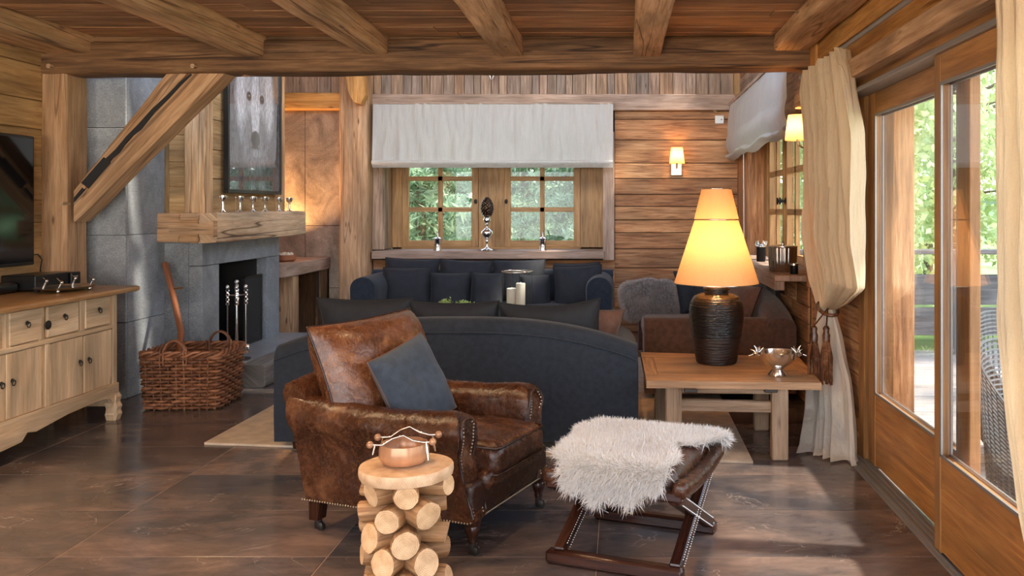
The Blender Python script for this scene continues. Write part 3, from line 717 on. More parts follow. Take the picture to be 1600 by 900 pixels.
# casements
def casement(name, w, h, rows, cols=2, fr=.085, knob=None, mw=.06):
    """local: x along width, z up, y thickness"""
    root = bpy.data.objects.new(name, None); COL.objects.link(root); root['kind'] = 'structure'
    t = .025; mb = MB()
    mb.box(0, fr, -t, t, 0, h, .004, 2); mb.box(w-fr, w, -t, t, 0, h, .004, 2); mb.box(fr, w-fr, -t, t, 0, fr, .004, 0); mb.box(fr, w-fr, -t, t, h-fr, h, .004, 0)
    mb.build('window_frame', 'window_wood', root)
    mb = MB()
    for c in range(1, cols): xc = fr+(w-2*fr)*c/cols; mb.box(xc-mw/2, xc+mw/2, -t+.005, t-.005, fr, h-fr, .003, 2)
    for zz in rows: mb.box(fr, w-fr, -t+.005, t-.005, zz-mw/2, zz+mw/2, .003, 0)
    mb.build('glazing_bar', 'window_wood', root)
    mb = MB(); mb.add([(fr, 0, fr), (w-fr, 0, fr), (w-fr, 0, h-fr), (fr, 0, h-fr)], [[0, 1, 2, 3]]); mb.build('pane', 'glass', root)
    if knob:
        mb = MB(); kx, kz = knob; mb.lathe([(.004, 0), (.026, .002), (.026, .008), (.008, .014), (.008, .04), (.022, .05), (.022, .062), (.004, .066)], 14)
        k = mb.build('window_knob', 'black_metal', root, smooth=40); k.location = (kx, -t, kz); k.rotation_euler = (R(90), 0, 0); k.scale = (.8, 1.3, 1)
    return root
YW = 11.2
wA = casement('window_1', .985, 1.35, [.485, .885], knob=None); wA.location = (P(629, 0, YW).x, YW, 1.045)
wB = casement('window_2', .985, 1.35, [.485, .885], knob=None); wB.location = (P(788, 0, YW).x, YW, 1.045)
for w_, kx in ((wA, .955), (wB, .03)):
    mb = MB(); mb.lathe([(.004, 0), (.022, .002), (.022, .01), (.008, .015), (.008, .035), (.02, .045), (.02, .055), (.004, .06)], 14)
    k = mb.build('window_knob', 'black_metal', w_, smooth=40); k.location = (kx, -.025, .59); k.rotation_euler = (R(90), 0, 0); k.scale = (.8, 1.4, 1)
mb = MB(); mb.box(WX0, P(629, 0, YW).x, YW-.03, YW+.06, 1.02, 2.45, .003, 2); mb.box(P(748, 0, YW).x, P(788, 0, YW).x, YW-.012, YW+.06, 1.02, 2.45, .003, 2)
mb.box(P(907, 0, YW).x, WX1, YW-.03, YW+.06, 1.02, 2.45, .003, 2); mb.box(WX0, WX1, YW-.03, YW+.06, 1.018, 1.045, .003, 0); mb.box(WX0, WX1, YW-.03, YW+.06, 2.39, 2.46, .003, 0)
mb.build('trim_12', 'window_wood', **ST)

# right wall of the back room with its windows
XR = 1.47; XWN = 1.70
mb = MB(); planks(mb, 1, 2, XR, 6.75, YB, 0, .93, .16, depth_sign=1, seed=33, joints=(.3, .8)); mb.box(XR+.03, 1.8, 6.75, 11.2, 0, .93); mb.build('wall_right_low', 'plank_wall', **ST)
mb = MB(); planks(mb, 2, 1, XR, 1.0, 2.95, 9.95, YB, .14, depth_sign=1, seed=34); mb.box(XR+.02, 1.8, 9.95, 11.2, .93, 2.95); mb.box(XR, 1.8, 6.75, 11.2, 2.35, 2.95)
mb.box(XR, 1.8, 6.75, 6.80, .93, 2.4); mb.build('wall_right_back', 'plank_wall', **ST)
mb = MB(); planks(mb, 1, 2, XR+.02, 6.75, YB, 2.95, 3.6, .2, depth_sign=1, seed=35); mb.build('wall_right_top', 'plank_grey', **ST)
mb = MB(); mb.box(1.22, 1.75, 6.80, 10.7, .97, 1.02, .006, 1); mb.box(1.22, 1.30, 6.80, 10.7, .90, .975, .008, 1); mb.build('trim_sill_right', 'rail', **ST)
for nm, y0, y1, kx in (('window_3', 8.80, 9.74, .05), ('window_4', 7.80, 8.74, .88)):
    w_ = casement(nm, y1-y0, 1.35, [.49, .90], knob=None); w_.location = (XWN, y1, 1.02); w_.rotation_euler = (0, 0, R(-90))
    mb = MB(); mb.lathe([(.004, 0), (.022, .002), (.022, .01), (.008, .015), (.008, .045), (.024, .055), (.024, .067), (.004, .07)], 14)
    k = mb.build('window_knob', 'black_metal', w_, smooth=40); k.location = (.04 if nm == 'window_4' else .9, -.025, .60); k.rotation_euler = (R(90), 0, 0); k.scale = (.8, 1.5, 1)
mb = MB(); mb.box(XWN-.04, XWN+.06, 9.74, 9.96, 1.0, 2.4, .003, 2); mb.box(XWN-.04, XWN+.06, 8.73, 8.81, 1.0, 2.4, .003, 2); mb.box(XWN-.04, XWN+.06, 6.8, 7.81, 1.0, 2.4, .003, 2)
mb.build('trim_13', 'window_wood', **ST)
# roof of the tall back room, left open towards the near room to let sky light in
mb = MB(); planks(mb, 0, 1, 4.6, -4.6, 2, 6.7, 11.4, .2, depth_sign=1, seed=44); mb.build('ceiling_back', 'ceil', **ST)
mb = MB(); mb.box(-4.6, -4.5, 7, 11.3, 0, 4.6); mb.build('wall_left_back', 'plank_left', **ST)

# ================================================================== OUTSIDE
mb = MB(); mb.box(-40, 40, -30, 60, -.6, -.30, 0); mb.build('ground', 'earth', **ST)
mb = MB(); planks(mb, 0, 1, -.03, 1.66, 7.0, -3, 9.6, .145, th=.03, gap=.008, depth_sign=-1, var=0, joints=(2, 4), seed=3); mb.box(1.7, 7, -3, 9.6, -.3, -.07); mb.build('floor_terrace', 'deck', **ST)
mb = MB(); rough_beam(mb, (1.90, 6.35, -.03), (1.90, 6.35, 3.2), .20, .35, .008, up=(0, 1, 0), seed=6); mb.build('trim_14', 'rail_out', smooth=40, **ST)
t = thing('terrace_railing', 'weathered grey plank railing around the terrace outside the glass doors', 'railing', (1.7, 9.4, -.03))
for xx in (.3, 1.9, 3.5, 5.0):
    mb = MB(); mb.box(xx-.05, xx+.05, -.05, .05, 0, 1.1, .005); mb.build('railing_post', 'rail_out', t)
mb = MB(); mb.box(0, 5.3, -.09, .09, 1.08, 1.13, .006); mb.build('handrail', 'rail_out', t)
for z0, z1 in ((.2, .5), (.53, .86)): mb = MB(); mb.box(0, 5.3, -.03, .0, z0, z1, .005); mb.build('railing_board', 'rail_out', t)

mb = MB(); planks(mb, 1, 0, 3.02, -2, 9.8, 1.75, 3.0, .16, depth_sign=1, seed=71)
for yy in (-1, .6, 2.2, 3.8, 5.4, 7.0, 8.6): mb.box(1.75, 3.0, yy-.05, yy+.05, 2.90, 3.02, .005)
mb.build('shading_overhang', 'post', **ST)  # unseen overhang added to shade the terrace post and deck

def leafcloud(name, cen, rad, n, size, m, parent, seed, blobs=40, flat=1, needle=False):
    rs = np.random.RandomState(seed)
    bc = rs.normal(0, 1, (blobs, 3)); bc /= np.linalg.norm(bc, axis=1)[:, None]; bc *= (rs.uniform(.15, 1, (blobs, 1))**.5)
    bc = bc*np.array(rad)+np.array(cen)
    k = rs.randint(0, blobs, n); p = bc[k]+rs.normal(0, 1, (n, 3))*np.mean(rad)*np.array([.17, .17, .11])
    return quads(name, p, rs, size, m, parent, needle)
def quads(name, p, rs, size, m, parent, needle=False):
    n = len(p); a = rs.normal(0, 1, (n, 3)); a /= np.linalg.norm(a, axis=1)[:, None]; b = np.cross(a, rs.normal(0, 1, (n, 3))); b /= np.linalg.norm(b, axis=1)[:, None]
    s = size*rs.uniform(.5, 1.2, (n, 1)); asp = .2 if needle else .55
    V = np.stack([p-a*s, p+b*s*asp, p+a*s, p-b*s*asp], 1).reshape(-1, 3); F = np.arange(4*n).reshape(n, 4)
    return npmesh(name, V, F, np.repeat(rs.uniform(0, 1, n), 4), m, parent)
def broadleaf(loc, h, r, seed, label, n=9000, size=.075):
    t = thing('birch_tree', label, 'tree', loc, 0, 'trees around the terrace'); rs = random.Random(seed)
    mb = MB(); mb.tube([(0, 0, 0), (.08*rs.uniform(-1, 1), .05, h*.35), (.15*rs.uniform(-1, 1), .1, h*.7), (.1, 0, h*.95)], [.11, .085, .05, .015], 8)
    for i in range(14):
        z = h*rs.uniform(.2, .85); a = rs.uniform(0, 6.28); l = r*rs.uniform(.4, .9)
        mb.tube([(0, 0, z), (math.cos(a)*l*.5, math.sin(a)*l*.5, z+l*.25), (math.cos(a)*l, math.sin(a)*l, z+l*.3)], [.035, .022, .008], 5)
    mb.build('trunk', 'bark', t, smooth=60)
    leafcloud('foliage', (0, 0, h*.58), (r, r, h*.46), n, size, 'leaf', t, seed, blobs=60)
    return t
def conifer(loc, h, r, seed, label, n=15000):
    t = thing('conifer_tree', label, 'tree', loc, 0, 'conifers behind the house'); rs = np.random.RandomState(seed)
    mb = MB(); mb.tube([(0, 0, 0), (.03, 0, h*.5), (0, 0, h)], [.12, .08, .015], 8); pts = []
    for i in range(60):
        z = h*(.04+.94*(i/60)); L = r*(1-z/h)**.8*rs.uniform(.75, 1.1); a = i*2.4
        e = np.array([math.cos(a)*L, math.sin(a)*L, z-L*.22]); mb.tube([(0, 0, z), tuple(e)], [.022, .006], 4)
        k = int(n/60); tt = rs.uniform(.12, 1.05, k)[:, None]; pts.append(np.array([[0, 0, z]])*(1-tt)+e*tt+rs.normal(0, 1, (k, 3))*np.array([.13, .13, .07])*(r*.55))
    mb.build('trunk', 'bark', t)
    quads('foliage', np.concatenate(pts), rs, .13, 'needle', t, True); return t
for i, (x, y, h, r) in enumerate(((3.1, 11.8, 5.5, 1.5), (4.9, 12.6, 6, 1.8), (4.1, 15.5, 7, 2.2), (7.6, 13.5, 7, 2.3), (6.6, 18.5, 9, 3), (9.5, 17, 9, 3), (9.2, 10.0, 6.5, 2.2))):
    broadleaf((x, y, -.3), h, r, 50+i, 'pale green leafy tree beyond the terrace railing', 7000)
for i, (x, y, h, r) in enumerate(((-3.7, 16.0, 6.5, 1.7), (-2.0, 18.2, 7.5, 1.9), (-.6, 16.2, 6.0, 1.7), (1.3, 15.2, 6.0, 1.5), (-5.8, 19.5, 8, 2.4), (-3.4, 22, 9, 2.6), (-.3, 23, 9, 2.6), (-7.5, 26, 10, 3), (-5.2, 27, 10, 3.2), (-1.9, 27, 10, 3.2), (1.4, 21, 9, 2.6), (2.6, 27, 10, 3.2), (-8.5, 20, 8, 2.6))):
    conifer((x, y, -.3), h, r, 80+i, 'green conifer outside the small paned back window', 15000)
for i, (x, y) in enumerate(((4.6, 8.6), (4.4, 6.6), (5.6, 7.6))):
    conifer((x+2.2, y, -.3), 5, 1.5, 95+i, 'green conifer beside the terrace, outside the side windows', 5000)

mb = MB(); mb.box(-9, 9, -14, -1.05, -.3, -.03, .01); mb.build('floor_bounce', 'bounce', **ST)  # unseen pale ground added to bounce sunlight onto the ceiling
mb = MB()
def hill(u, v):
    x = -60+120*u; return (x, 45+25*v+4*noise.noise(Vector((u*4, v, 0))), -.5+3.6*v+1.5*v*noise.noise(Vector((u*9, v*3, 3))))
mb.grid(hill, 40, 12); mb.build('ground_slope', 'forest', smooth=80, **ST)
# rattan armchairs on the terrace
def rattan(loc, rz, label):
    t = thing('rattan_armchair', label, 'chair', loc, rz); 
    def shell(mb, fn, nu, nv, r=.006):
        for i in range(nu+1): mb.tube([fn(i/nu, j/16) for j in range(17)], r*.8, 4)
        for j in range(nv+1): mb.tube([Vector(fn(i/24, j/nv))+Vector((0, 0, .002)) for i in range(25)], r, 4)
    def back(u, v):
        a = R(-20+220*u); rr = .36+.05*v; return (math.cos(a)*rr, math.sin(a)*rr*.95, .12+(.28+.40*(math.sin(max(0, min(1, (u-.05)/.9))*PI))**.7)*v+.1*v)
    mb = MB(); shell(mb, back, 34, 30); mb.build('backrest', 'wicker_grey', t)
    def base(u, v): a = 2*PI*u; return (math.cos(a)*(.33-.04*v), math.sin(a)*(.31-.04*v), .40-.38*v)
    mb = MB(); shell(mb, base, 36, 20); mb.build('base', 'wicker_grey', t)
    mb = MB(); mb.rbox(.58, .54, .10, .045, c=(0, -.02, .44)); mb.build('seat', 'wicker_grey', t, smooth=40)
    return t
rattan((2.62, 5.35, -.03), R(25), 'grey rattan armchair on the terrace, the farther one')
rattan((2.15, 4.15, -.03), R(35), 'grey rattan armchair on the terrace, close outside the near glass door')
# ================================================================== FIREPLACE
XF = -3.67
fp = thing('fireplace', 'tall grey stone fireplace with a heavy timber mantel and open black firebox', 'fireplace', (XF, 8.45, 0))
def FB(x0, x1, y0, y1, z0, z1, b=.003, mb=None, axis=None):
    mb = mb or MB(); mb.box(x0-XF, x1-XF, y0-8.45, y1-8.45, z0, z1, b, axis); return mb
mb = MB()
FB(-4.2, XF-.122, 7.6, 7.64, 0, 1.3, mb=mb, b=.002); FB(XF-.12, XF, 7.6, 7.92, 0, 1.035, mb=mb, b=.003); FB(XF-.12, XF, 8.98, 9.32, 0, 1.035, mb=mb, b=.003)
FB(XF-.12, XF, 7.6, 8.44, 1.04, 1.3, mb=mb, b=.003); FB(XF-.12, XF, 8.445, 9.32, 1.04, 1.3, mb=mb, b=.003); FB(-4.2, XF-.01, 9.28, 9.32, 0, 1.3, mb=mb)
mb.build('surround', 'stone', fp)
mb = MB(); FB(-4.25, -4.2, 7.93, 8.97, 0, 1.04, mb=mb); FB(-4.2, XF-.1, 7.90, 7.93, 0, 1.04, mb=mb); FB(-4.2, XF-.1, 8.97, 9.0, 0, 1.04, mb=mb); FB(-4.2, XF-.1, 7.93, 8.97, 1.02, 1.05, mb=mb); FB(-4.2, XF-.1, 7.93, 8.97, .15, .19, mb=mb)
mb.build('firebox', 'soot_and_shade', fp)
mb = MB(); FB(XF-.1, XF+.40, 7.42, 9.45, .13, .19, .006, mb, 1); mb.build('hearth_slab', 'hearth_slab', fp)
mb = MB(); rough_beam(mb, (XF+.50-XF, 7.45-8.45, .10), (XF+.50-XF, 9.5-8.45, .10), .22, .20, .006, .02, seed=40); FB(XF-.1, XF+.40, 7.44, 9.45, 0, .13, .006, mb, 1)
mb.build('hearth_beam', 'rail_out', fp, smooth=40)
# mantel: long beam, return beam with tenon
mb = MB(); rough_beam(mb, (.06, 7.50-8.45, 1.375), (.06, 9.62-8.45, 1.385), .24, .265, .007, .02, seed=41); mb.build('mantel', 'mantel', fp, smooth=40)
mb = MB(); mb.prism([(-.32, 1.255), (-.345, 1.29), (-.345, 1.47), (-.32, 1.505), (.02, 1.505), (.02, 1.255)], -.975, -.7, 'y')
mb.box(-.13, .03, -1.0, -.95, 1.44, 1.505, .02, 0); mb.box(-.14, .03, -1.0, -.95, 1.25, 1.31, .02, 0)
mb.prism([(-.20, 1.325), (.10, 1.325), (.18, 1.30), (.18, 1.44), (.10, 1.415), (-.20, 1.41)], -1.03, -.95, 'y')
mb.build('mantel_return', 'post', fp)
# timber chimney breast over it
mb = MB(); planks(mb, 0, 2, 7.66-8.45, -4.0-XF, -3.83-XF, 1.5, 3.3, .24, depth_sign=1, seed=61); 
planks(mb, 1, 2, 0, 7.7-8.45, 9.3-8.45, 1.5, 3.3, .26, depth_sign=-1, seed=62, joints=(.5, .9)); FB(-4.2, XF-.03, 7.68, 9.36, 1.3, 3.3, mb=mb)
mb.build('chimney_breast', 'plank_left', fp)
mb = MB(); mb.box(-.16, .02, 7.60-8.45, 7.76-8.45, 1.5, 3.3, .006, 2); mb.build('corner_post', 'beam', fp); mb = MB(); mb.box(-.05, .03, 9.20-8.45, 9.40-8.45, 1.5, 3.3, .006, 2); mb.build('corner_post', 'beam', fp)
mb = MB(); mb.box(-.48, -.02, .88, .99, 1.3, 3.3, .004, 2); mb.build('side_panel', 'orange', fp)

# framed picture over the mantel
pc = thing('framed_picture', 'tall framed black and white picture of a bear head above the mantel', 'picture', (XF+.03, 8.57, 1.69))
w2, H = .63, 1.45
mb = MB()
for (a0, a1, b0, b1, ax) in ((-w2, w2, 0, .035, 1), (-w2, w2, H-.035, H, 1), (-w2, -w2+.035, .035, H-.035, 2), (w2-.035, w2, .035, H-.035, 2)): mb.box(.0, .045, a0, a1, b0, b1, .003, ax)
mb.build('picture_frame', 'black_plastic', pc)
def bear_mat():
    m, nt, b = mat('bear_print'); v = vec(nt, 'Object'); s = nt.nodes.new('ShaderNodeSeparateXYZ'); nt.links.new(v, s.inputs[0])
    def gau(cy, cz, wy, wz):
        out = None
        for o, c, w in (('Y', cy, wy), ('Z', cz, wz)):
            a = N(nt, 'ShaderNodeMath', operation='SUBTRACT'); nt.links.new(s.outputs[o], a.inputs[0]); a.inputs[1].default_value = c
            d = N(nt, 'ShaderNodeMath', operation='DIVIDE'); nt.links.new(a.outputs[0], d.inputs[0]); d.inputs[1].default_value = w
            q = N(nt, 'ShaderNodeMath', operation='MULTIPLY'); nt.links.new(d.outputs[0], q.inputs[0]); nt.links.new(d.outputs[0], q.inputs[1])
            if out is None: out = q
            else: z = N(nt, 'ShaderNodeMath', operation='ADD'); nt.links.new(out.outputs[0], z.inputs[0]); nt.links.new(q.outputs[0], z.inputs[1]); out = z
        return out.outputs[0]
    fur_ = noise_n(nt, vec(nt, 'Object', (60, 60, 16)), 1, 4, .7, .6)
    c = (.15, .145, .16)
    for (cy, cz, wy, wz, col, soft) in ((0, .92, .50, .60, (.58, .57, .60), .35), (0, .50, .36, .36, (.26, .25, .27), .5), (0, .86, .11, .38, (.85, .84, .88), .4), (-.15, .95, .065, .055, (.05, .05, .05), .6), (.15, .95, .065, .055, (.05, .05, .05), .6), (0, .54, .11, .09, (.03, .03, .03), .3), (0, .40, .13, .05, (.38, .38, .40), .8), (0, .455, .11, .012, (.05, .05, .05), .6), (-.145, .955, .010, .008, (.7, .7, .7), .3), (.155, .955, .010, .008, (.7, .7, .7), .3), (-.33, .98, .11, .36, (.85, .84, .88), .7), (.33, .98, .11, .36, (.85, .84, .88), .7)):
        k = ramp(nt, [(1-soft, (1, 1, 1)), (1, (0, 0, 0))], gau(cy, cz, wy, wz)); c = mixc(nt, c, col, k)
    c = mixc(nt, c, ramp(nt, [(.35, (.35, .35, .36)), (.65, (1.35, 1.35, 1.35))], fur_), .85, 'MULTIPLY')
    nt.links.new(c, b.inputs['Base Color']); b.inputs['Roughness'].default_value = .03; b.inputs['Specular IOR Level'].default_value = 1.0; b.inputs['Coat Weight'].default_value = 1; b.inputs['Coat Roughness'].default_value = .02; return m
M['bear'] = bear_mat()
mb = MB(); mb.box(.005, .03, -w2+.03, w2-.03, .03, H-.03, .001); mb.build('print', 'bear', pc)

# silver antler candle cups on the mantel
def antler_prongs(mb, c, r, n, h, z0, lean=1.0, rad=.006, ph=0):
    for k in range(n):
        a = ph+2*PI*k/n; mb.tube([Vector(c)+Vector((math.cos(a)*r*t*lean, math.sin(a)*r*t*lean, z0+h*(t**.7))) for t in (0, .3, .65, 1)], [rad*1.2, rad, rad*.8, rad*.4], 6)
lab = ['at the left end of the row', 'second from the left end of the row', 'third from the left of the row', 'fourth from the left of the row', 'second from the right end of the row', 'at the right end of the row']
cup = None
for i, px in enumerate((348, 375, 395, 414, 436, 452)):
    X = XF+.11; Y = 1350*X/(px-968)
    if cup is None:
        cup = thing('antler_candle_cup', '', 'candle holder', (X, Y, 1.508), 0, 'silver antler cups on the mantel')
        mb = MB(); mb.tube([(0, 0, .03), (.003, 0, .07), (-.002, 0, .10)], [.013, .010, .013], 8); antler_prongs(mb, (0, 0, 0), .03, 4, -.03, .035, 1, .007); antler_prongs(mb, (0, 0, 0), .042, 5, .05, .095, 1, .006, .5); mb.build('antler_stem', 'silver', cup, smooth=60)
        mb = MB(); mb.lathe([(.005, .10), (.025, .105), (.033, .125), (.034, .155), (.031, .155), (.028, .12), (.005, .112)], 16); mb.build('cup', 'silver', cup, smooth=50); o = cup
    else: o = copy_tree(cup); o.location = (X, Y, 1.508); o.rotation_euler = (0, 0, i*.7)
    o['label'] = 'silver antler candle cup on the mantel, '+lab[i]

# fire tools on the hearth
ft = thing('fire_tool_set', 'silver fireplace tool stand with twisted handles on the hearth', 'fireplace tools', (-3.42, 7.72, .19))
mb = MB(); mb.lathe([(.12, 0), (.12, .015), (.09, .02), (.012, .03), (.010, .60), (.016, .62), (.008, .64)], 20); mb.ball((0, 0, .70), .02)
for k in range(4): a = k*PI/2+.4; mb.tube([(0, 0, .58), (math.cos(a)*.07, math.sin(a)*.07, .585)], .006, 6)
mb.tube([(0, 0, .62), (0, 0, .72)], .008, 6); mb.build('stand', 'silver', ft, smooth=50)
for k in range(4):
    a = k*PI/2+.4; x, y = math.cos(a)*.075, math.sin(a)*.075
    mb = MB(); mb.tube([(x, y, .10), (x, y, .5)], .006, 6)
    for j in range(2): mb.tube([(x+.012*math.cos(j*PI+t*1.1), y+.012*math.sin(j*PI+t*1.1), .5+t*.014) for t in range(10)], .006, 5)
    mb.ball((x, y, .655), .018, 8, (1, 1, 1.2)); mb.box(x-.03, x+.03, y-.006, y+.006, .06, .14, .004); mb.build('fire_tool', 'silver', ft, smooth=60)

# folding firescreen edge inside the opening
fs = thing('firescreen', 'thin dark metal firescreen standing in the fireplace opening', 'fire screen', (XF-.03, 8.72, .19))
mb = MB(); mb.box(-.01, .01, -.20, -.185, 0, .68, .002); mb.box(-.01, .01, .19, .205, 0, .68, .002); mb.box(-.01, .01, -.2, .2, .665, .68, .002); mb.box(-.01, .01, -.2, .2, 0, .012, .002); mb.build('screen_frame', 'iron', fs)
mb = MB(); mb.box(-.002, .002, -.19, .19, .01, .67, .0005); mb.build('mesh_panel', 'soot_and_shade', fs)

# wood niche between fireplace and back wall
nb = thing('firewood_bench', 'thick timber shelf on plank supports beside the fireplace, logs stored beneath', 'shelf', (-3.9, 10.2, 0))
mb = MB(); rough_beam(mb, (0, -.85, .87), (0, .58, .87), .60, .15, .004, .012, seed=51); mb.build('shelf_slab', 'rail', nb, smooth=40)
mb = MB(); mb.box(.10, .28, -.6, -.45, 0, .80, .006, 2); mb.build('support', 'post', nb)
mb = MB(); mb.box(.2, .28, .3, .56, 0, .80, .006, 2); mb.box(-.45, .28, .5, .57, 0, .8, .004, 2); mb.build('side_board', 'beam_dark', nb)
for k, (x, z, r_) in enumerate(((-3.72, .045, .045), (-3.83, .05, .05), (-3.77, .13, .042))):
    mb = MB(); mb.cap_mi = 1; mb.tube([(x, 9.5, z), (x+.01, 9.85, z)], r_, 12); tag(mb.build('firewood_log', ['log_bark', 'log_end'], smooth=40), ['short split log on the floor under the timber shelf, right', 'short split log on the floor under the timber shelf, left', 'short split log lying on top of two others under the timber shelf'][k], 'log', 'firewood under the shelf')
bw = thing('terracotta_bowl', 'small terracotta bowl of pale candles on the timber shelf by the fireplace', 'bowl', (-3.78, 9.75, .948))
mb = MB(); mb.lathe([(.10, 0), (.125, .02), (.125, .075), (.115, .075), (.11, .03), (.01, .02)], 24); mb.build('bowl', 'terracotta', bw, smooth=40)
mb = MB()
for k in range(9): a = k*2.4; mb.ball((math.cos(a)*.075*(k/9)**.5, math.sin(a)*.075*(k/9)**.5, .075), .028, 8)
mb.build('candle', 'wax', bw, smooth=60)
# accent light tucked behind the chimney breast
al = thing('wall_uplighter', 'small wall uplighter hidden behind the chimney breast by the stone wall', 'lamp', (-4.22, 10.45, .95))
mb = MB(); mb.lathe([(.04, 0), (.05, .02), (.05, .09), (.04, .09)], 16); mb.build('housing', 'iron', al)
lamp_obj('SPOT', 'uplight', (-4.19, 10.42, 1.07), 75, (1, .55, .22), .03, (R(172), R(8), 0), spot=(R(120), .8))
# ================================================================== SIDEBOARD, TV
sb = thing('sideboard', 'pale pine sideboard with oiled top, ring pulls and scalloped apron under the television', 'cabinet', (-3.70, 5.35, 0))
def yl(px): return 4995/(968-px)-5.35   # face coordinate to local y
D_ = -.56
mb = MB(); prof = [(-.62, .925), (.07, .925), (.10, .935), (.105, .95), (.10, .965), (.07, .97), (-.62, .97)]
mb.prism(prof, -1.05, 1.13, 'y'); mb.build('top', 'cabtop', sb)
mb = MB(); mb.box(D_, -.015, -.98, .99, .24, .925, .004, 1)
for a, b_ in ((.955, 1.0), (yl(130)+.0, yl(130)+.0)): pass
mb.box(-.03, .008, .95, 1.0, .1, .925, .004, 2); mb.box(-.03, .008, -1.0, -.95, .1, .925, .004, 2)
for yy in (.21, -.50): mb.box(-.02, .006, yy, yy+.045, .25, .70, .004, 2)
for yy in (.575, .15, -.15, -.55): mb.box(-.02, .004, yy, yy+.05, .69, .925, .004, 2)
mb.box(-.02, .012, -.95, .95, .672, .705, .006, 1)
mb.box(D_, .006, .96, 1.0, .1, .925, .004, 2); mb.build('carcase', 'cab', sb)
ap = [(-1.0, .27)]+[(1.0, .27), (1.0, .13), (.93, .13), (.90, .17), (.80, .185), (.70, .185), (.42, .175), (.10, .14), (.02, .155), (-.03, .11), (-.2, .10), (-.5, .1), (-.8, .13), (-1.0, .13)]
mb = MB(); mb.prism(ap, -.02, .02, 'x'); mb.build('apron', 'cab', sb)
def ringpull(parent, y, z, x=.014):
    mb = MB(); mb.lathe([(.002, 0), (.014, .001), (.014, .004), (.005, .007), (.004, .012)], 12)
    for i, v in enumerate(mb.V): mb.V[i] = Vector((v.z, v.x, v.y))
    mb.F = [f[::-1] for f in mb.F]; mb.U = [u[::-1] for u in mb.U]
    mb.tube([(.012, math.cos(t*PI/6)*.014, -.012+math.sin(t*PI/6)*.017) for t in range(12)], .0035, 6, closed=True)
    o = mb.build('ring_pull', 'iron', parent, smooth=50); o.location = (x, y, z); return o
for (a, b_) in ((yl(131.5), yl(171)), (yl(72), yl(122)), (yl(12), yl(64)), (-.50, -.2), (-.93, -.56)):
    mb = MB(); mb.box(-.012, .009, a+.004, b_-.004, .712, .915, .005, 1); d = mb.build('drawer', 'cab', sb); ringpull(d, (a+b_)/2, .835)
mb = MB(); mb.lathe([(.002, 0), (.03, .001), (.03, .004), (.008, .006), (.007, .012), (.001, .013)], 18)
mb.V = [Vector((v.z, v.x, v.y)) for v in mb.V]; mb.F = [f[::-1] for f in mb.F]; mb.U = [u[::-1] for u in mb.U]
o = mb.build('lock_plate', 'iron', sb, smooth=40); o.location = (.012, yl(72), .795)
for (a, b_, s_) in ((yl(130), yl(174), -1), (yl(77), yl(128.5), 1), (yl(8), yl(66)-.01, -1), (-.46, yl(8)-.004, 1), (-.94, -.55, 1)):
    mb = MB(); mb.box(-.012, .006, a+.003, b_-.003, .272, .668, .004, 2); d = mb.build('door', 'cab', sb); ringpull(d, a+.045 if s_ < 0 else b_-.045, .50, .010)
for yy in (.98, -.98):
    for xx in (-.02, -.52):
        mb = MB(); pf = [(-.045, .13), (.035, .20), (.055, .17), (.045, .13), (.06, .10), (.05, .07), (.06, .045), (.045, 0), (-.02, 0), (-.035, .04), (-.02, .08)]
        mb.at((xx, yy, 0)); mb.prism([(q[0]*1.0, q[1]) for q in pf], -.03, .03, 'y'); mb.at((xx, yy, 0)); mb.prism([(q[0], q[1]) for q in pf], -.03, .03, 'x'); mb.at(); mb.build('foot', 'cab', sb, smooth=None)
tv = thing('television', 'large black flat television on the left wall above the sideboard', 'television', (-4.36, 5.55, 1.13))
mb = MB(); mb.box(-.03, .02, -.82, .86, 0, .95, .006, 1); mb.build('housing', 'black_plastic', tv)
mb = MB(); mb.box(.018, .0225, -.80, .84, .025, .93, .001, 1); mb.build('screen', 'tvscreen', tv)
mb = MB(); mb.box(-.055, -.02, -.2, .2, .3, .6, .01, 1); mb.build('wall_bracket', 'black_metal', tv)
sbar = MB(); sbar.rbox(.10, 1.0, .075, .03, 3, 3, c=(-4.16, 5.42, 1.008)); tag(sbar.build('soundbar', 'black_plastic', smooth=40), 'long black soundbar on the sideboard under the television', 'soundbar')
bx = thing('set_top_box', 'matt black media box at the back of the sideboard, under the television corner', 'media box', (-4.13, 6.12, .97))
mb = MB(); mb.box(-.12, .12, -.19, .17, .012, .115, .006); mb.build('casing', 'black_plastic', bx)
for x in (-.1, .1):
    for y in (-.15, .13): mb = MB(); mb.box(x-.015, x+.015, y-.015, y+.015, 0, .014, .003); mb.build('foot', 'rubber', bx)
b2 = thing('game_console', 'smaller black box with a pale front badge beside the media box on the sideboard', 'media box', (-4.10, 6.36, .97))
mb = MB(); mb.box(-.10, .10, -.055, .055, .01, .11, .005); mb.build('casing', 'black_plastic', b2)
mb = MB(); mb.box(.099, .103, -.02, .02, .07, .085, .001); mb.build('badge', 'alu', b2)
ay = thing('antler_tray', 'dark polished metal tray with small silver antler feet on the sideboard', 'tray', (-3.86, 6.02, .97))
mb = MB(); mb.lathe([(.001, .02), (.12, .02), (.19, .033), (.195, .036), (.185, .028), (.12, .014), (.001, .014)], 36); o = mb.build('tray', 'pewter', ay, smooth=50); o.scale = (.8, 1.25, 1)
for a in (.4, 2.1, 3.4, 5.2):
    mb = MB(); c = Vector((math.cos(a)*.13, math.sin(a)*.2, .0)); mb.ball(c+Vector((0, 0, .014)), .014); mb.ball(c+Vector((.02, .01, .075)), .012); mb.tube([c+Vector((0, 0, .02)), c+Vector((.02, .01, .075)), c+Vector((-.03, .04, .10))], [.006, .005, .003], 6)
    mb.build('antler_foot', 'silver', ay, smooth=60)
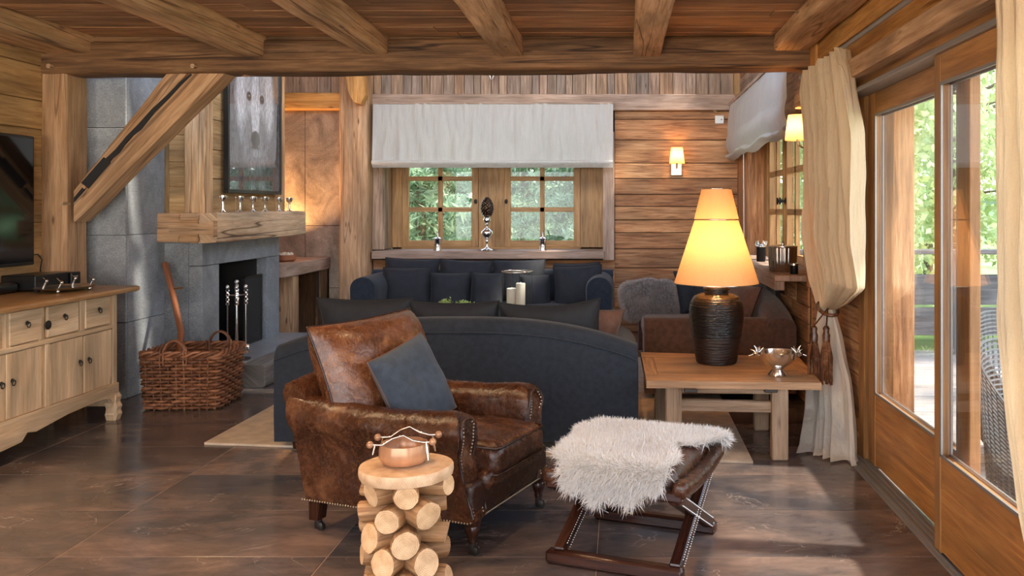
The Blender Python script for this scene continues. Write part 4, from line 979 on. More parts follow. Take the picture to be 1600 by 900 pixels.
cb = MB(); cb.tube([(-4.395, 6.40, 1.20), (-4.39, 6.52, 1.20), (-4.385, 6.56, 1.16), (-4.37, 6.52, 1.09), (-4.30, 6.42, 1.06), (-4.2, 6.30, 1.02)], .005, 6); tag(cb.build('television_cable', 'rubber', smooth=60), 'thin black cable looping from the television down to the media box', 'cable')

# ================================================================== BASKET with stick
bk = thing('log_basket', 'large rectangular woven willow log basket with two loop handles by the hearth', 'basket', (-3.38, 6.86, 0), R(2))
BW, BD, BH = .60, .52, .44
def rpath(w, d, r, n):
    pts = []
    segs = [((w/2-r, -d/2), (w/2-r, -d/2+r), -90), ((w/2, d/2-r), (w/2-r, d/2-r), 0), ((-w/2+r, d/2), (-w/2+r, d/2-r), 90), ((-w/2, -d/2+r), (-w/2+r, -d/2+r), 180)]
    cen = [s_[1] for s_ in segs]; out = []
    for i, (st, c, a0) in enumerate(segs):
        for k in range(7): a = R(a0+k*15); out.append((c[0]+r*math.cos(a), c[1]+r*math.sin(a)))
    L = [0]
    for i in range(len(out)): L.append(L[-1]+math.dist(out[i], out[(i+1) % len(out)]))
    res = []
    for k in range(n):
        s_ = L[-1]*k/n; i = max(j for j in range(len(out)) if L[j] <= s_+1e-9); t = (s_-L[i])/max(1e-9, L[i+1]-L[i])
        a, b_ = out[i], out[(i+1) % len(out)]; nx = Vector((b_[1]-a[1], a[0]-b_[0])).normalized(); res.append((a[0]+(b_[0]-a[0])*t, a[1]+(b_[1]-a[1])*t, nx.x, nx.y))
    return res
mb = MB(); ns = 34; nper = 5*ns
for row in range(16):
    z = .02+row*.0252; sc_ = 1-.06*(1-row/15); pth = rpath(BW*sc_, BD*sc_, .07, nper); pts = []
    for k, (x, y, nx, ny) in enumerate(pth):
        o = .016*math.cos(PI*k/5+(row % 2)*PI); pts.append((x+nx*o, y+ny*o, z+.004*noise.noise(Vector((k*.3, row, 0)))))
    for q in range(8):
        a = q*nper//8; b_ = (q+1)*nper//8; mb.tube([pts[i % nper] for i in range(a, b_+1)], .0122+random.uniform(-.001, .0015), 6, caps=False)
mb.build('woven_body', 'wicker', bk, smooth=70)
mb = MB(); pth = rpath(BW*.95, BD*.95, .07, ns)
for (x, y, nx, ny) in pth: mb.tube([(x*.96, y*.96, .0), (x, y, .2), (x*1.03, y*1.03, BH)], .0075, 6)
mb.build('stake', 'wicker', bk, smooth=60)
mb = MB(); pth = rpath(BW*1.0, BD*1.0, .07, 150)
for ph in range(3):
    mb.tube([(x+nx*.016*math.cos(k*.42+ph*2.09), y+ny*.016*math.cos(k*.42+ph*2.09), BH-.012+.018*math.sin(k*.42+ph*2.09)) for k, (x, y, nx, ny) in enumerate(pth)], .0125, 6, closed=True, caps=False)
mb.build('braided_rim', 'wicker', bk, smooth=70)
mb = MB(); mb.box(-BW/2*.9, BW/2*.9, -BD/2*.9, BD/2*.9, .005, .02, .004); mb.build('bottom', 'beam_dark', bk)
for (yy, s_) in ((-.25, -1), (.25, 1)):
    mb = MB(); hx = -.03 if s_ < 0 else .10
    for o in (0, .016): mb.tube([(hx+math.cos(t*PI/14)*.088, yy+o-.01, BH-.03+math.sin(t*PI/14)*.125) for t in range(15)], .0095, 7)
    for ex in (-.088, .088):
        for o in (-.012, .012): mb.tube([(hx+ex+o, yy-.026, BH+.03), (hx+ex+o, yy-.03*1, BH-.09)], .006, 6)
    mb.build('handle', 'wicker', bk, smooth=70)
st = thing('walking_stick', 'reddish wooden staff with a side peg leaning on the stone, standing in the basket', 'staff', (0, 0, 0))
a = Vector((-3.53, 6.86, .03)); b_ = P(258, 412, 7.50); c_ = P(283, 519, 7.08)
mb = MB(); mb.tube([a, c_, c_.lerp(b_, .5)+Vector((.006, 0, 0)), b_], [.026, .025, .024, .026], 10); mb.build('staff', 'stick', st, smooth=50)
mb = MB(); q = c_.lerp(b_, .62); mb.tube([q, q+Vector((.11, -.02, .01))], [.010, .009], 8); mb.build('peg', 'beam_dark', st, smooth=50)

# ================================================================== RUG
mb = MB(); RC = [(-2.72, 5.66), (.81, 5.24), (.84, 8.9), (-2.66, 8.9)]
mb.prism(RC, 0, .014, 'z'); tag(mb.build('rug', 'rug'), 'large cream woven rug under the sofas', 'rug')

# ================================================================== SOFAS and CUSHIONS
def sofa(name, label, loc, rz, Wd, Dp, Hc, He, Ha, m, seats, arm_w=.24, curve=True, skirt=True):
    t = thing(name, label, 'sofa', loc, rz); W2 = Wd/2
    # backrest runs along x at y=0..thick, facing +y
    mb = MB(); rings = []; n = 40
    for k in range(n+1):
        u = -1+2*k/n; x = u*W2*.995
        top = He+(Hc-He)*max(0, 1-abs(u)**2.6)
        th = .24; e = min(1, (1-abs(u))*12+.35); 
        r = .085; y0, y1 = 0, th; ring = []
        for (cy, cz, a0) in ((y1-r, top-r, 0), (y0+r, top-r, 90)):
            for a in range(0, 91, 15): ring.append((x, cy+r*math.cos(R(a0+a)), cz+r*math.sin(R(a0+a))))
        ring += [(x, y0, top*.6), (x, y0-.004, top*.35), (x, y0+.004, .06), (x, y1, .06), (x, y1, top*.5)]
        rings.append(ring)
    mb.loft(rings); mb.build('backrest', m, t, smooth=50)
    mb = MB(); tp = lambda u: He+(Hc-He)*max(0, 1-abs(u)**2.6)
    mb.tube([(u*W2*.992, -.004+.002*abs(u), tp(u)-.085) for u in [-1+k/20 for k in range(41)]]+[(W2*.996, 0, z) for z in (He-.12, .3, .08)], .005, 6); mb.build('piping', m, t, smooth=70)
    for s_ in (-1, 1):
        mb = MB(); rings = []
        for k in range(17):
            v = k/16; y = .02+v*(Dp-.02); wv = arm_w*(1+.05*math.sin(v*PI)); topz = (He+(Ha-He)*min(1, v*2.2) if curve else Ha)
            e = 1-.10*max(0, (v-.93)/.07)**2-.08*max(0, (.05-v)/.05)**2; r = wv*.46*e
            cx = s_*(W2-arm_w/2); ring = []
            for a in range(0, 181, 15): ring.append((cx+r*1.08*math.cos(R(a)), y, topz-r+r*math.sin(R(a))))
            ring += [(cx-wv/2*.94*e, y, topz*.5), (cx-wv/2*.94*e, y, .06), (cx+wv/2*.94*e, y, .06), (cx+wv/2*.94*e, y, topz*.5)]
            rings.append(ring)
        mb.loft(rings); mb.build('arm', m, t, smooth=50)
    mb = MB(); mb.rbox(Wd-2*arm_w+.02, Dp-.14, .24, .03, 3, 4, c=(0, .1+(Dp-.14)/2, .18)); mb.build('seat_base', m, t, smooth=50)
    sw = (Wd-2*arm_w)/seats
    for k in range(seats):
        mb = MB(); mb.rbox(sw-.012, Dp-.28, .17, .06, 4, 8, fn=lambda v: Vector((v.x, v.y, v.z+.018*(1-(v.x/(sw/2))**2)*(1 if v.z > 0 else 0))), c=(-W2+arm_w+sw*(k+.5), .26+(Dp-.28)/2, .375)); mb.build('seat_cushion', m, t, smooth=50)
    for sx in (-1, 1):
        for yy in (.08, Dp-.1):
            mb = MB(); mb.lathe([(.022, 0), (.03, .06), (.03, .07)], 12, (sx*(W2-.12), yy, 0)); mb.build('foot', 'darkwood', t, smooth=40)
    return t
sofa('sofa', 'charcoal wool sofa seen from behind its curved back, in the middle of the room', (-1.035, 5.46, .012), R(0), 2.31, .98, .835, .66, .66, 'charcoal', 3, .25)
so2 = sofa('sofa', 'dark charcoal sofa against the back wall under the small paned window', (-1.50, 10.42, .0), R(180), 2.86, 1.08, .82, .82, .80, 'charcoal', 3, .3, curve=False)
so3 = sofa('sofa', 'brown wool sofa along the right wall below the window sill', (1.42, 8.10, .0), R(90), 2.35, 1.22, .80, .66, .66, 'brown_wool', 2, .24)

def pillow(label, w, h, t_, loc, normal, m='charcoal2', pipe='blackpipe', seed=0, roll=0, group=None, pr=.005, ears=.10, slump=0):
    """cushion standing on its lower edge; loc = centre, normal = facing"""
    n = Vector(normal).normalized(); up = Vector((0, 0, 1)); x = up.cross(n).normalized(); z = n.cross(x)
    Rm = Matrix((x, -n, z)).transposed().to_4x4() if False else Matrix((x, n, z)).transposed().to_4x4()
    Rm = Rm @ Matrix.Rotation(roll, 4, 'Y')
    t = thing('cushion', label, 'cushion', (0, 0, 0), 0, group); t.matrix_world = Matrix.Translation(Vector(loc)) @ Rm
    rs = random.Random(seed); o1 = rs.uniform(0, 50)
    def edge(u, v):
        x_ = w/2*u*(1-ears*(1-v*v)*.8); z_ = h/2*v*(1-ears*(1-u*u)*.8)
        return x_, z_-slump*(1-u*u)*(v > 0)*v
    def f(sg):
        def g(a, b_):
            u = math.sin((a*2-1)*PI/2)*.5+(a*2-1)*.5; v = math.sin((b_*2-1)*PI/2)*.5+(b_*2-1)*.5
            x_, z_ = edge(u, v); th = t_/2*((1-u**4)*(1-v**4))**.62
            wr = noise.noise(Vector((x_*7+o1, z_*7, sg)))*.012+noise.noise(Vector((x_*22+o1, z_*14, sg)))*.004
            th += wr*min(1, ((1-u*u)*(1-v*v))*3)
            return (x_, sg*max(th, 0), z_)
        return g
    mb = MB(); mb.grid(f(1), 22, 22); b0 = len(mb.V); mb.grid(f(-1), 22, 22)
    mb.F = [fa[::-1] if fa[0] < b0 else fa for fa in mb.F]
    mb.build('cover', m, t, smooth=80)
    mb = MB(); loop = []
    for k in range(24): loop.append(edge(-1+k/12, -1))
    for k in range(24): loop.append(edge(1, -1+k/12))
    for k in range(24): loop.append(edge(1-k/12, 1))
    for k in range(24): loop.append(edge(-1, 1-k/12))
    mb.tube([(a[0], 0, a[1]) for a in loop], pr, 6, closed=True, caps=False); mb.build('piping', pipe, t, smooth=70)
    return t
# behind-the-back cushions of the middle sofa (top edges show over its back)
pg = 'cushions along the middle sofa'
for (l, r_, top, lab, m, sd, bt) in ((502, 645, 464, 'black cushion with a piped edge on the middle sofa, leftmost', 'charcoal2', 1, 0), (645, 780, 469, 'black cushion with a piped edge on the middle sofa, second from left', 'charcoal2', 2, 0)):
    Y = 5.86; c = P((l+r_)/2, top, Y); w = (r_-l)*Y/1350*1.03
    pillow(lab, w, .50, .20, (c.x, Y, c.z-.245), (0, .97, .22), m, 'blackpipe', sd, 0, pg, .007)
Y = 5.84; c = P(862, 464, Y); pillow('large black feather cushion slumped over the middle sofa back, third from left', .68, .52, .22, (c.x, Y, c.z-.27), (0, .97, .25), 'charcoal2', 'blackpipe', 3, R(2.5), pg, .007, slump=.02)
Y = 5.98; c = P(936, 478, Y); pillow('brown cushion at the right end of the middle sofa', .42, .44, .16, (c.x-.06, Y+.02, c.z-.22), (-.35, .9, .3), 'brown_pillow', 'piping', 4, R(-6), pg, .006)
# back sofa cushions
pg = 'dark cushions on the back sofa'
YC = 10.05
for (l, r_, top, bot, dy, lab, sd) in ((600, 684, 402, 470, .02, 'back row cushion of the far sofa, leftmost', 11), (686, 768, 404, 470, .02, 'back row cushion of the far sofa, second from left', 12), (770, 851, 404, 470, .02, 'back row cushion of the far sofa, third from left', 13), (866, 938, 409, 470, .02, 'back row cushion of the far sofa, rightmost', 14),
        (598, 672, 416, 480, -.20, 'square dark cushion standing at the left arm of the far sofa', 15), (672, 734, 424, 480, -.22, 'front dark cushion of the far sofa, beside the left square one', 16), (735, 786, 424, 480, -.22, 'front dark cushion of the far sofa, in the middle', 17), (812, 860, 427, 480, -.22, 'front dark cushion of the far sofa, right of the glass hurricane', 18), (866, 941, 413, 485, -.24, 'large dark cushion leaning at the right arm of the far sofa', 19)):
    Y = YC+dy; a = P(l, top, Y); b_ = P(r_, bot, Y); w = (b_.x-a.x)*1.02; h = max(a.z-b_.z, .5 if sd < 15 else .46)
    pillow(lab, w, h, .2, ((a.x+b_.x)/2, Y, a.z-h/2-.01), (0, -.97, .22), 'charcoal2', 'blackpipe', sd, R(random.uniform(-2, 2)) if sd != 19 else R(-3), pg, .006, .07)
# right sofa cushions
pg = 'dark cushions on the right sofa'
for (x, y, z, w, nrm, lab, sd) in ((.80, 8.95, .68, .50, (.5, -.8, .25), 'black cushion beside the grey fur throw on the right sofa', 21), (.93, 8.55, .68, .46, (.5, -.8, .3), 'black cushion in front of the one beside the fur throw', 22), (1.05, 7.55, .68, .55, (-.9, -.3, .3), 'brown cushion leaning on the right sofa back, near the lamp', 23), (1.05, 8.2, .70, .55, (-.95, -.1, .3), 'brown cushion leaning on the right sofa back, farther along', 24)):
    pillow(lab, w, .46, .18, (x, y, z), nrm, 'brown_pillow' if sd > 22 else 'charcoal2', 'blackpipe', sd, R(sd*7 % 9-4), pg)
# grey fur throw folded over the far end of the right sofa
def furblock(name, label, cat, c, sx, sy, sz, n, length, width, m, seed, core, top_only=False, rz=0):
    t = thing(name, label, cat, c, rz); mb = MB()
    rs = random.Random(seed); o = rs.uniform(0, 9)
    mb.rbox(sx, sy, sz, min(sx, sy, sz)*.28, 4, 12, fn=lambda v: v+Vector((noise.noise(v*5+Vector((o, 0, 0))), noise.noise(v*7+Vector((0, o, 0))), noise.noise(v*5+Vector((0, 0, o)))))*.07)
    ob = mb.build('fold', core, t, smooth=80)
    V = np.array([v[:] for v in mb.V]); pts, nr = sample_faces(V, mb.F, n, seed)
    fur('fur', pts, nr, length, width, m, t, .5, seed, .35); return t
def sample_faces(V, F, n, seed):
    rs = np.random.RandomState(seed); T = []
    for f in F:
        for k in range(1, len(f)-1): T.append((f[0], f[k], f[k+1]))
    T = np.array(T); a, b_, c = V[T[:, 0]], V[T[:, 1]], V[T[:, 2]]; cr = np.cross(b_-a, c-a); ar = np.linalg.norm(cr, axis=1); k = rs.choice(len(T), n, p=ar/ar.sum())
    u = rs.uniform(0, 1, (n, 1)); v = rs.uniform(0, 1, (n, 1)); fl = (u+v) > 1; u = np.where(fl, 1-u, u); v = np.where(fl, 1-v, v)
    return a[k]+(b_-a)[k]*u+(c-a)[k]*v, cr[k]/ar[k][:, None]
furblock('fur_throw', 'folded grey fur throw lying over the far arm of the right sofa', 'throw', (.31, 8.84, .63), .52, .22, .36, 24000, .05, .0022, 'fur_grey', 5, 'fur_grey')

# ================================================================== COFFEE TABLE (between the sofas)
ct = thing('coffee_table', 'low wooden coffee table between the two charcoal sofas', 'table', (-1.2, 7.75, 0))
mb = MB(); mb.box(-.65, .65, -.45, .45, .39, .45, .01, 0); mb.build('tabletop', 'table', ct)
for sx in (-1, 1):
    for sy in (-1, 1): mb = MB(); mb.box(sx*.57-.05, sx*.57+.05, sy*.37-.05, sy*.37+.05, 0.012, .39, .006, 2); mb.build('leg', 'table_leg', ct)
hl = thing('hurricane_lamp', 'glass hurricane cylinder holding pale pillar candles on the coffee table', 'candle holder', (P(808, 0, 7.75).x, 7.75, .45))
mb = MB(); mb.lathe([(.10, 0), (.10, .02), (.03, .035), (.03, .10), (.12, .12), (.12, .13)], 24); mb.build('foot', 'silver', hl, smooth=40)
mb = MB(); mb.lathe([(.125, .13), (.135, .30), (.135, .53)], 32, caps=False); mb.build('glass_cylinder', 'glass_thin', hl, smooth=60)
mb = MB(); mb.tube([(.137*math.cos(t*PI/16), .137*math.sin(t*PI/16), .53) for t in range(32)], .006, 6, closed=True); mb.build('rim', 'silver', hl, smooth=60)
for (x, y, h_, r_) in ((.035, -.03, .30, .042), (-.05, .01, .25, .045), (.02, .065, .22, .04)):
    mb = MB(); mb.lathe([(r_, .13), (r_, .13+h_-.004), (r_-.006, .13+h_), (.004, .13+h_-.004)], 18, (x, y, 0)); mb.tube([(x, y, .13+h_-.005), (x+.001, y, .13+h_+.012)], .0015, 5); mb.build('pillar_candle', 'wax', hl, smooth=40)
hb = thing('herb_planter', 'low pot of pale green succulents on the coffee table', 'plant', (P(728, 0, 7.9).x, 7.62, .45))
mb = MB(); mb.rbox(.42, .2, .11, .02, 3, 3, c=(0, 0, .055)); mb.build('pot', 'rail_out', hb, smooth=40)
rs = np.random.RandomState(3); k = 2600; th = rs.uniform(0, 6.28, k); cx = rs.uniform(-.2, .2, k); hh = rs.uniform(0, 1, k)
pts = np.stack([cx+rs.normal(0, .02, k), rs.normal(0, .05, k), .11+hh*(.13+.06*np.sin(cx*30)+.03*np.cos(cx*55))], 1); quads('foliage', pts, rs, .014, 'herb', hb)
# ================================================================== LEATHER ARMCHAIR
ac = thing('leather_armchair', 'worn brown leather club armchair with rolled arms, nailheads and brass casters', 'armchair', (-.94, 4.32, 0), R(-21))
bpy.context.view_layer.update()
def interp(tab, z):
    for (a, b_), (c, d) in zip(tab, tab[1:]):
        if z <= c: t = max(0, (z-a)/(c-a)); t = t*t*(3-2*t); return b_+(d-b_)*t
    return tab[-1][1]
XFR = [(.15, .47), (.24, .445), (.33, .40), (.44, .385), (.54, .415), (.61, .40), (.65, .345)]
def xr(z): return -.43-.17*(z/.73)**1.3
for s_ in (1, -1):
    mb = MB(); rings = []; K = 26; sec = []
    cy, cz, r = .335, .545, .095
    for a in range(-35, 181, 12): sec.append((cy+r*math.cos(R(a)), cz+r*math.sin(R(a))))
    sec += [(.24, .46), (.245, .32), (.25, .17), (.32, .155), (.40, .165), (.405, .28), (.392, .40), (.395, .46)]
    for k in range(K+1):
        v = k/K; vv = v; ring = []
        for (y, z) in sec:
            zz = z; x0 = xr(z)+.02; x1 = interp(XFR, z); x = x0+(x1-x0)*vv
            if z > .45: zz = z-.028*math.sin(PI*v)*((z-.45)/.19)+.02*(1-v)*((z-.45)/.19)
            e = 1-.0*(k == 0); yy = y
            if v > .94: q = (v-.94)/.06; yy = cy+(y-cy)*(1-.10*q*q); zz = zz-(zz-.4)*.03*q*q
            w_ = noise.noise(Vector((x*9, y*8*s_, z*9)))*.006
            ring.append((x, s_*(yy+w_), zz+w_))
        rings.append(ring if s_ > 0 else ring[::-1])
    arm = None
    mb.loft(rings); arm = mb.build('arm', 'leather', ac, smooth=60)
    # piped front panel edge with nailheads
    loop = []
    for (y, z) in sec[3:-4]+[]: pass
    edge = []
    for a in range(150, -31, -15): edge.append((cy+(r*.72)*math.cos(R(a)), cz-.005+(r*.72)*math.sin(R(a))))
    edge += [(.378, .44), (.372, .38), (.374, .30), (.38, .22), (.384, .18)]
    left = [(.262, .50), (.262, .42), (.262, .34), (.262, .26), (.266, .19)]
    def fr(y, z, o=.004): return (interp(XFR, z)*.985+o+.004, s_*y, z)
    full = left[::-1]+edge
    mb = MB(); mb.tube([fr(y, z, .006) for (y, z) in full], .0075, 6); mb.build('piping', 'leather_dk', arm, smooth=70)
    mb = MB(); P3 = [Vector(fr(y+(.018 if i < 5 else 0)*1, z-(.016 if 5 <= i < 16 else 0)*0, .004)) for i, (y, z) in enumerate(full)]
    C = Vector((0, s_*.325, 0)); acc = 0
    for a, b_ in zip(P3, P3[1:]):
        L = (b_-a).length; n = max(1, int(L/.014))
        for k in range(n):
            q = a.lerp(b_, k/n); q.y += (C.y-q.y)*.22; mb.ball(q+Vector((.002, 0, 0)), .0052, 6)
    mb.build('nailhead_trim', 'nail', arm, smooth=80)['kind'] = 'stuff'
mb = MB(); rings = []
for k in range(25):
    y = -.37+.74*k/24; u = y/.37; top = .745-.03*u*u; ring = []; e = 1-.06*max(0, abs(u)-.9)*10
    for (dx, z) in ((0, .16), (0, .35), (0, .55), (-.005, .66), (.0, top-.05), (.025, top-.012), (.06, top), (.095, top-.012), (.12, top-.05), (.13, .6), (.14, .4), (.15, .16)):
        ring.append((xr(z)+dx+noise.noise(Vector((y*8, z*8, 3)))*.005, y*(1+.06*(z/.74)), z))
    rings.append(ring)
mb.loft(rings); mb.build('backrest', 'leather', ac, smooth=60)
mb = MB(); mb.rbox(.92, .76, .17, .03, 3, 6, c=(-.0, 0, .245)); 
mb.build('seat_base', 'leather_dk', ac, smooth=50)
mb = MB(); mb.rbox(.10, .56, .10, .045, 4, 6, c=(.44, 0, .315)); mb.build('front_rail', 'leather', ac, smooth=50)
mb = MB()
for k in range(56): mb.ball((.462, -.40+.80*k/55, .17), .005, 6)
for k in range(62): mb.ball((.45-.90*k/61, -.407, .168), .005, 6); mb.ball((.45-.90*k/61, .407, .168), .005, 6)
mb.build('nailhead_trim', 'nail', ac, smooth=80)['kind'] = 'stuff'
def puff(v):
    z = v.z; a = (1-(v.x/.36)**2)*(1-(v.y/.27)**2)
    w_ = noise.noise(Vector((v.x*10, v.y*10, 1)))*.008+noise.noise(Vector((v.x*4, v.y*22, 5)))*.004
    return Vector((v.x, v.y, z+(.035*max(0, a)+w_ if z > 0 else 0)))
mb = MB(); mb.rbox(.70, .50, .15, .055, 5, 14, fn=puff, c=(.165, 0, .395)); sc_ = mb.build('seat_cushion', 'leather', ac, smooth=70)
mb = MB()
for z in (.455, .335): mb.tube([(.165+sx*.33, sy*.235, z) for sx, sy in ((-1, -1), (1, -1), (1.04, -.9), (1.04, .9), (1, 1), (-1, 1))], .006, 6, closed=True)
mb.build('piping', 'leather_dk', sc_, smooth=70)
for sx, sy in ((1, 1), (1, -1), (-1, 1), (-1, -1)):
    mb = MB(); c = (sx*.43 if sx > 0 else -.42, sy*.33, 0)
    if sx > 0: mb.lathe([(.018, .055), (.022, .065), (.019, .075), (.030, .10), (.037, .125), (.032, .135), (.040, .15), (.042, .17), (.040, .19)], 18, c)
    else: mb.prism([(c[0]-.03, .055), (c[0]+.02, .055), (c[0]+.04, .18), (c[0]-.035, .18)], c[1]-.03, c[1]+.03, 'y')
    lg = mb.build('leg', 'darkwood', ac, smooth=50)
    mb = MB(); mb.lathe([(.014, .03), (.018, .045), (.018, .06)], 12, c); mb.box(c[0]-.014, c[0]+.03, c[1]-.012, c[1]-.009, .008, .04, .001); mb.box(c[0]-.014, c[0]+.03, c[1]+.009, c[1]+.012, .008, .04, .001)
    mb.tube([(c[0]+.016, c[1]-.008, .019), (c[0]+.016, c[1]+.008, .019)], .019, 14); mb.build('caster', 'iron', lg, smooth=50)
MC = Matrix.Translation((-.94, 4.32, 0)) @ Matrix.Rotation(R(-21), 4, 'Z')
def part_cushion(w, h, t_, loc, nrm, m, seed, roll, names, ears=.06):
    wl = MC @ Vector(loc); wn_ = MC.to_3x3() @ Vector(nrm)
    t = pillow('x', w, h, t_, wl, wn_, m, 'leather_dk', seed, roll, None, .006, ears)
    mw = t.matrix_world.copy(); cov = pip = None
    for ch in list(t.children):
        ch.parent = None
        if ch.name.startswith('cover'): cov = ch
        else: pip = ch
    cov.name = names; cov.parent = ac; cov.matrix_local = MC.inverted() @ mw; pip.parent = cov; pip.matrix_local = Matrix()
    bpy.data.objects.remove(t)
part_cushion(.84, .60, .32, (-.34, .04, .70), (.93, 0, .36), 'leather_hi', 31, R(0), 'back_cushion')
pillow('slate blue wool cushion with brown piping standing on the leather armchair', .43, .43, .15, MC @ Vector((-.07, -.05, .665)), MC.to_3x3() @ Vector((.92, -.12, .36)), 'slate_blue', 'piping', 33, R(-13), None, .005, .05)

# ================================================================== OTTOMAN + SHEEPSKIN
OT = Matrix.Translation((.09, 3.94, 0)) @ Matrix.Rotation(R(-20), 4, 'Z')
ot = thing('campaign_stool', 'leather seated footstool on crossed mahogany legs with nailheads, under a sheepskin', 'footstool', (.09, 3.94, 0), R(-20))
for s_ in (-1, 1):
    mb = MB(); mb.box(-.33, .29, s_*.285-.028, s_*.285+.028, 0, .062, .014, 0); mb.build('runner', 'darkwood', ot, smooth=40)
    mb = MB(); mb.box(-.32, .30, s_*.30-.028, s_*.30+.028, .335, .385, .012, 0); mb.build('seat_rail', 'darkwood', ot, smooth=40)
    for (sx, xx) in ((1, .255), (-1, -.27)):
        mb = MB(); mb.bar((xx+s_*.0, -s_*.285, .05), (xx, s_*.29, .345), .05, .05, .005, up=(1, 0, 0)); lg = mb.build('leg', 'darkwood', ot)
        mb = MB(); a, b_ = Vector((xx, -s_*.285, .05)), Vector((xx, s_*.29, .345)); d = (b_-a).normalized(); nn = Vector((0, -d.z, d.y))
        for k in range(44):
            for o in (-.019, .019): mb.ball(a.lerp(b_, .06+.88*k/43)+nn*o+Vector((.026, 0, 0)), .0035, 5)
        mb.build('nailhead_trim', 'silver', lg, smooth=80)['kind'] = 'stuff'
for xx in (.285, -.30):
    mb = MB(); mb.rbox(.075, .68, .07, .03, 4, 6, fn=lambda v: Vector((v.x, v.y, v.z+.03*(v.y/.34)**2)), c=(xx, 0, .365)); mb.build('side_roll', 'leather', ot, smooth=60)
def saddle(v): a = (1-(v.x/.27)**2)*(1-(v.y/.30)**2); return Vector((v.x, v.y, v.z+(.03*max(0, a) if v.z > 0 else 0)+noise.noise(v*12)*.006))
mb = MB(); mb.rbox(.52, .58, .10, .045, 4, 10, fn=saddle, c=(0, 0, .40)); mb.build('seat_cushion', 'leather', ot, smooth=60)

sk = thing('sheepskin', 'white long-haired sheepskin rug draped over the leather footstool', 'sheepskin', (.09, 3.94, 0), R(-20))
RAD = [(0, .17), (20, .27), (38, .45), (50, .54), (65, .43), (80, .38), (100, .38), (125, .40), (150, .40), (180, .28), (205, .31), (225, .38), (245, .45), (268, .47), (288, .47), (305, .43), (322, .33), (342, .20), (360, .17)]
def rad(a):
    a %= 360
    for (a0, r0), (a1, r1) in zip(RAD, RAD[1:]):
        if a <= a1: t = (a-a0)/(a1-a0); t = t*t*(3-2*t); return r0+(r1-r0)*t
def drape(x, y, h=0):
    z = .475+.012*math.sin(x*13+1)*math.sin(y*11)-.25*max(0, abs(y)-.24)**1.2*.3
    def fold(c, lim, sg=1):
        e = abs(c)-lim
        if e <= 0: return c, 0
        r = .05
        if e < r*PI/2: a = e/r; return math.copysign(lim+r*math.sin(a)*1, c), r*(1-math.cos(a))
        return math.copysign(lim+r+.10*(e-r*PI/2), c), r+(e-r*PI/2)*.97
    y2, dz1 = fold(y, .29); x2, dz2 = fold(x, .32)
    return Vector((x2, y2, z-dz1-dz2))
mb = MB(); NR, NA = 14, 72
V = []; F = []
for i in range(NR+1):
    for j in range(NA):
        a = 360*j/NA; rr = rad(a)*(1+.05*math.sin(j*1.7)*(i/NR))*i/NR; V.append(drape(-.02+math.cos(R(a))*rr, math.sin(R(a))*rr))
for i in range(NR):
    for j in range(NA): F.append([i*NA+j, (i+1)*NA+j, (i+1)*NA+(j+1) % NA, i*NA+(j+1) % NA])
mb.add(V, F, 2, .8); mb.build('hide', 'fur', sk, smooth=80)
pts, nr = sample_faces(np.array([v[:] for v in V]), F, 60000, 8)
fur('wool', pts, nr, .055, .0015, 'fur', sk, .35, 9, .5)

# ================================================================== LOG STOOL with wooden bowl
ls = thing('log_stool', 'side table of radiating sawn logs under a round slice of tree trunk', 'stool', (-.845, 3.42, 0))
rs = random.Random(4); k = 0
layers = [(.455, (-42, 14, 82, -96, 150)), (.368, (-13, 42, -78, 118, 200)), (.282, (-46, 13, 84, -100, 150)), (.195, (-17, 41, -78, 110, 195)), (.112, (-44, 12, 82, -95, 160)), (.038, (-15, 44, -75, 110, 200))]
for (z, azs) in layers:
    for i, az in enumerate(azs):
        r_ = .051+rs.uniform(-.004, .008) if abs(az) < 60 else .042; r_ = min(r_, .0375) if z < .05 else r_
        a = R(az); d = Vector((math.sin(a), -math.cos(a), 0)); out = .165+rs.uniform(-.008, .012); zz = z+rs.uniform(-.012, .012)*(z > .05)
        p0 = d*.03+Vector((0, 0, zz)); p1 = d*out+Vector((0, 0, zz)); x = Vector((0, 0, 1)).cross(d)
        mb = MB(); rings = []
        for t in (0, .25, .5, .75, .96, 1):
            c = p0.lerp(p1, t); e = 1 if t < 1 else .93
            rings.append([c+(x*math.cos(2*PI*q/18)+Vector((0, 0, 1))*math.sin(2*PI*q/18)*(.93 if z < .05 else 1))*r_*e*(1+noise.noise(Vector((q*.6, k*3.1, t)))*.10)+d*(.01*math.sin(q*.35+k)*(t > .9)) for q in range(18)])
        mb.cap_mi = 1; mb.loft(rings); mb.build('log', ['log_bark', 'log_end'], ls, smooth=50); k += 1
mb = MB(); mb.lathe([(.06, .0), (.06, .49)], 12); mb.build('core', 'beam_dark', ls, smooth=40)
mb = MB(); rings = []
for (f_, z) in ((.86, .484), (.97, .492), (1.0, .51), (.995, .528), (.97, .536)):
    rings.append([(math.cos(2*PI*q/60)*.183*f_*(1+noise.noise(Vector((math.cos(q*.105)*1.5, math.sin(q*.105)*1.5, 2)))*.05+(noise.noise(Vector((math.cos(q*.105)*6, math.sin(q*.105)*6, z*20)))*.03 if z < .5 else 0)), math.sin(2*PI*q/60)*.178*f_*(1+noise.noise(Vector((math.cos(q*.105)*1.5, math.sin(q*.105)*1.5, 7)))*.04), z) for q in range(60)])
mb.loft(rings); mb.build('tabletop', 'slice', ls, smooth=40)
bo = thing('turned_bowl', 'lobed reddish wooden bowl with silver twig handles and ball tips on the log stool', 'bowl', (-.855, 3.43, .537))
lob = lambda a: 1-.045*abs(math.cos(a*4))**6
mb = MB(); mb.lathe([(.05, 0), (.085, .008), (.098, .03), (.098, .06), (.092, .082), (.086, .082), (.088, .05), (.06, .015), (.005, .012)], 64, mod=lob); mb.build('bowl', 'copper', bo, smooth=50)
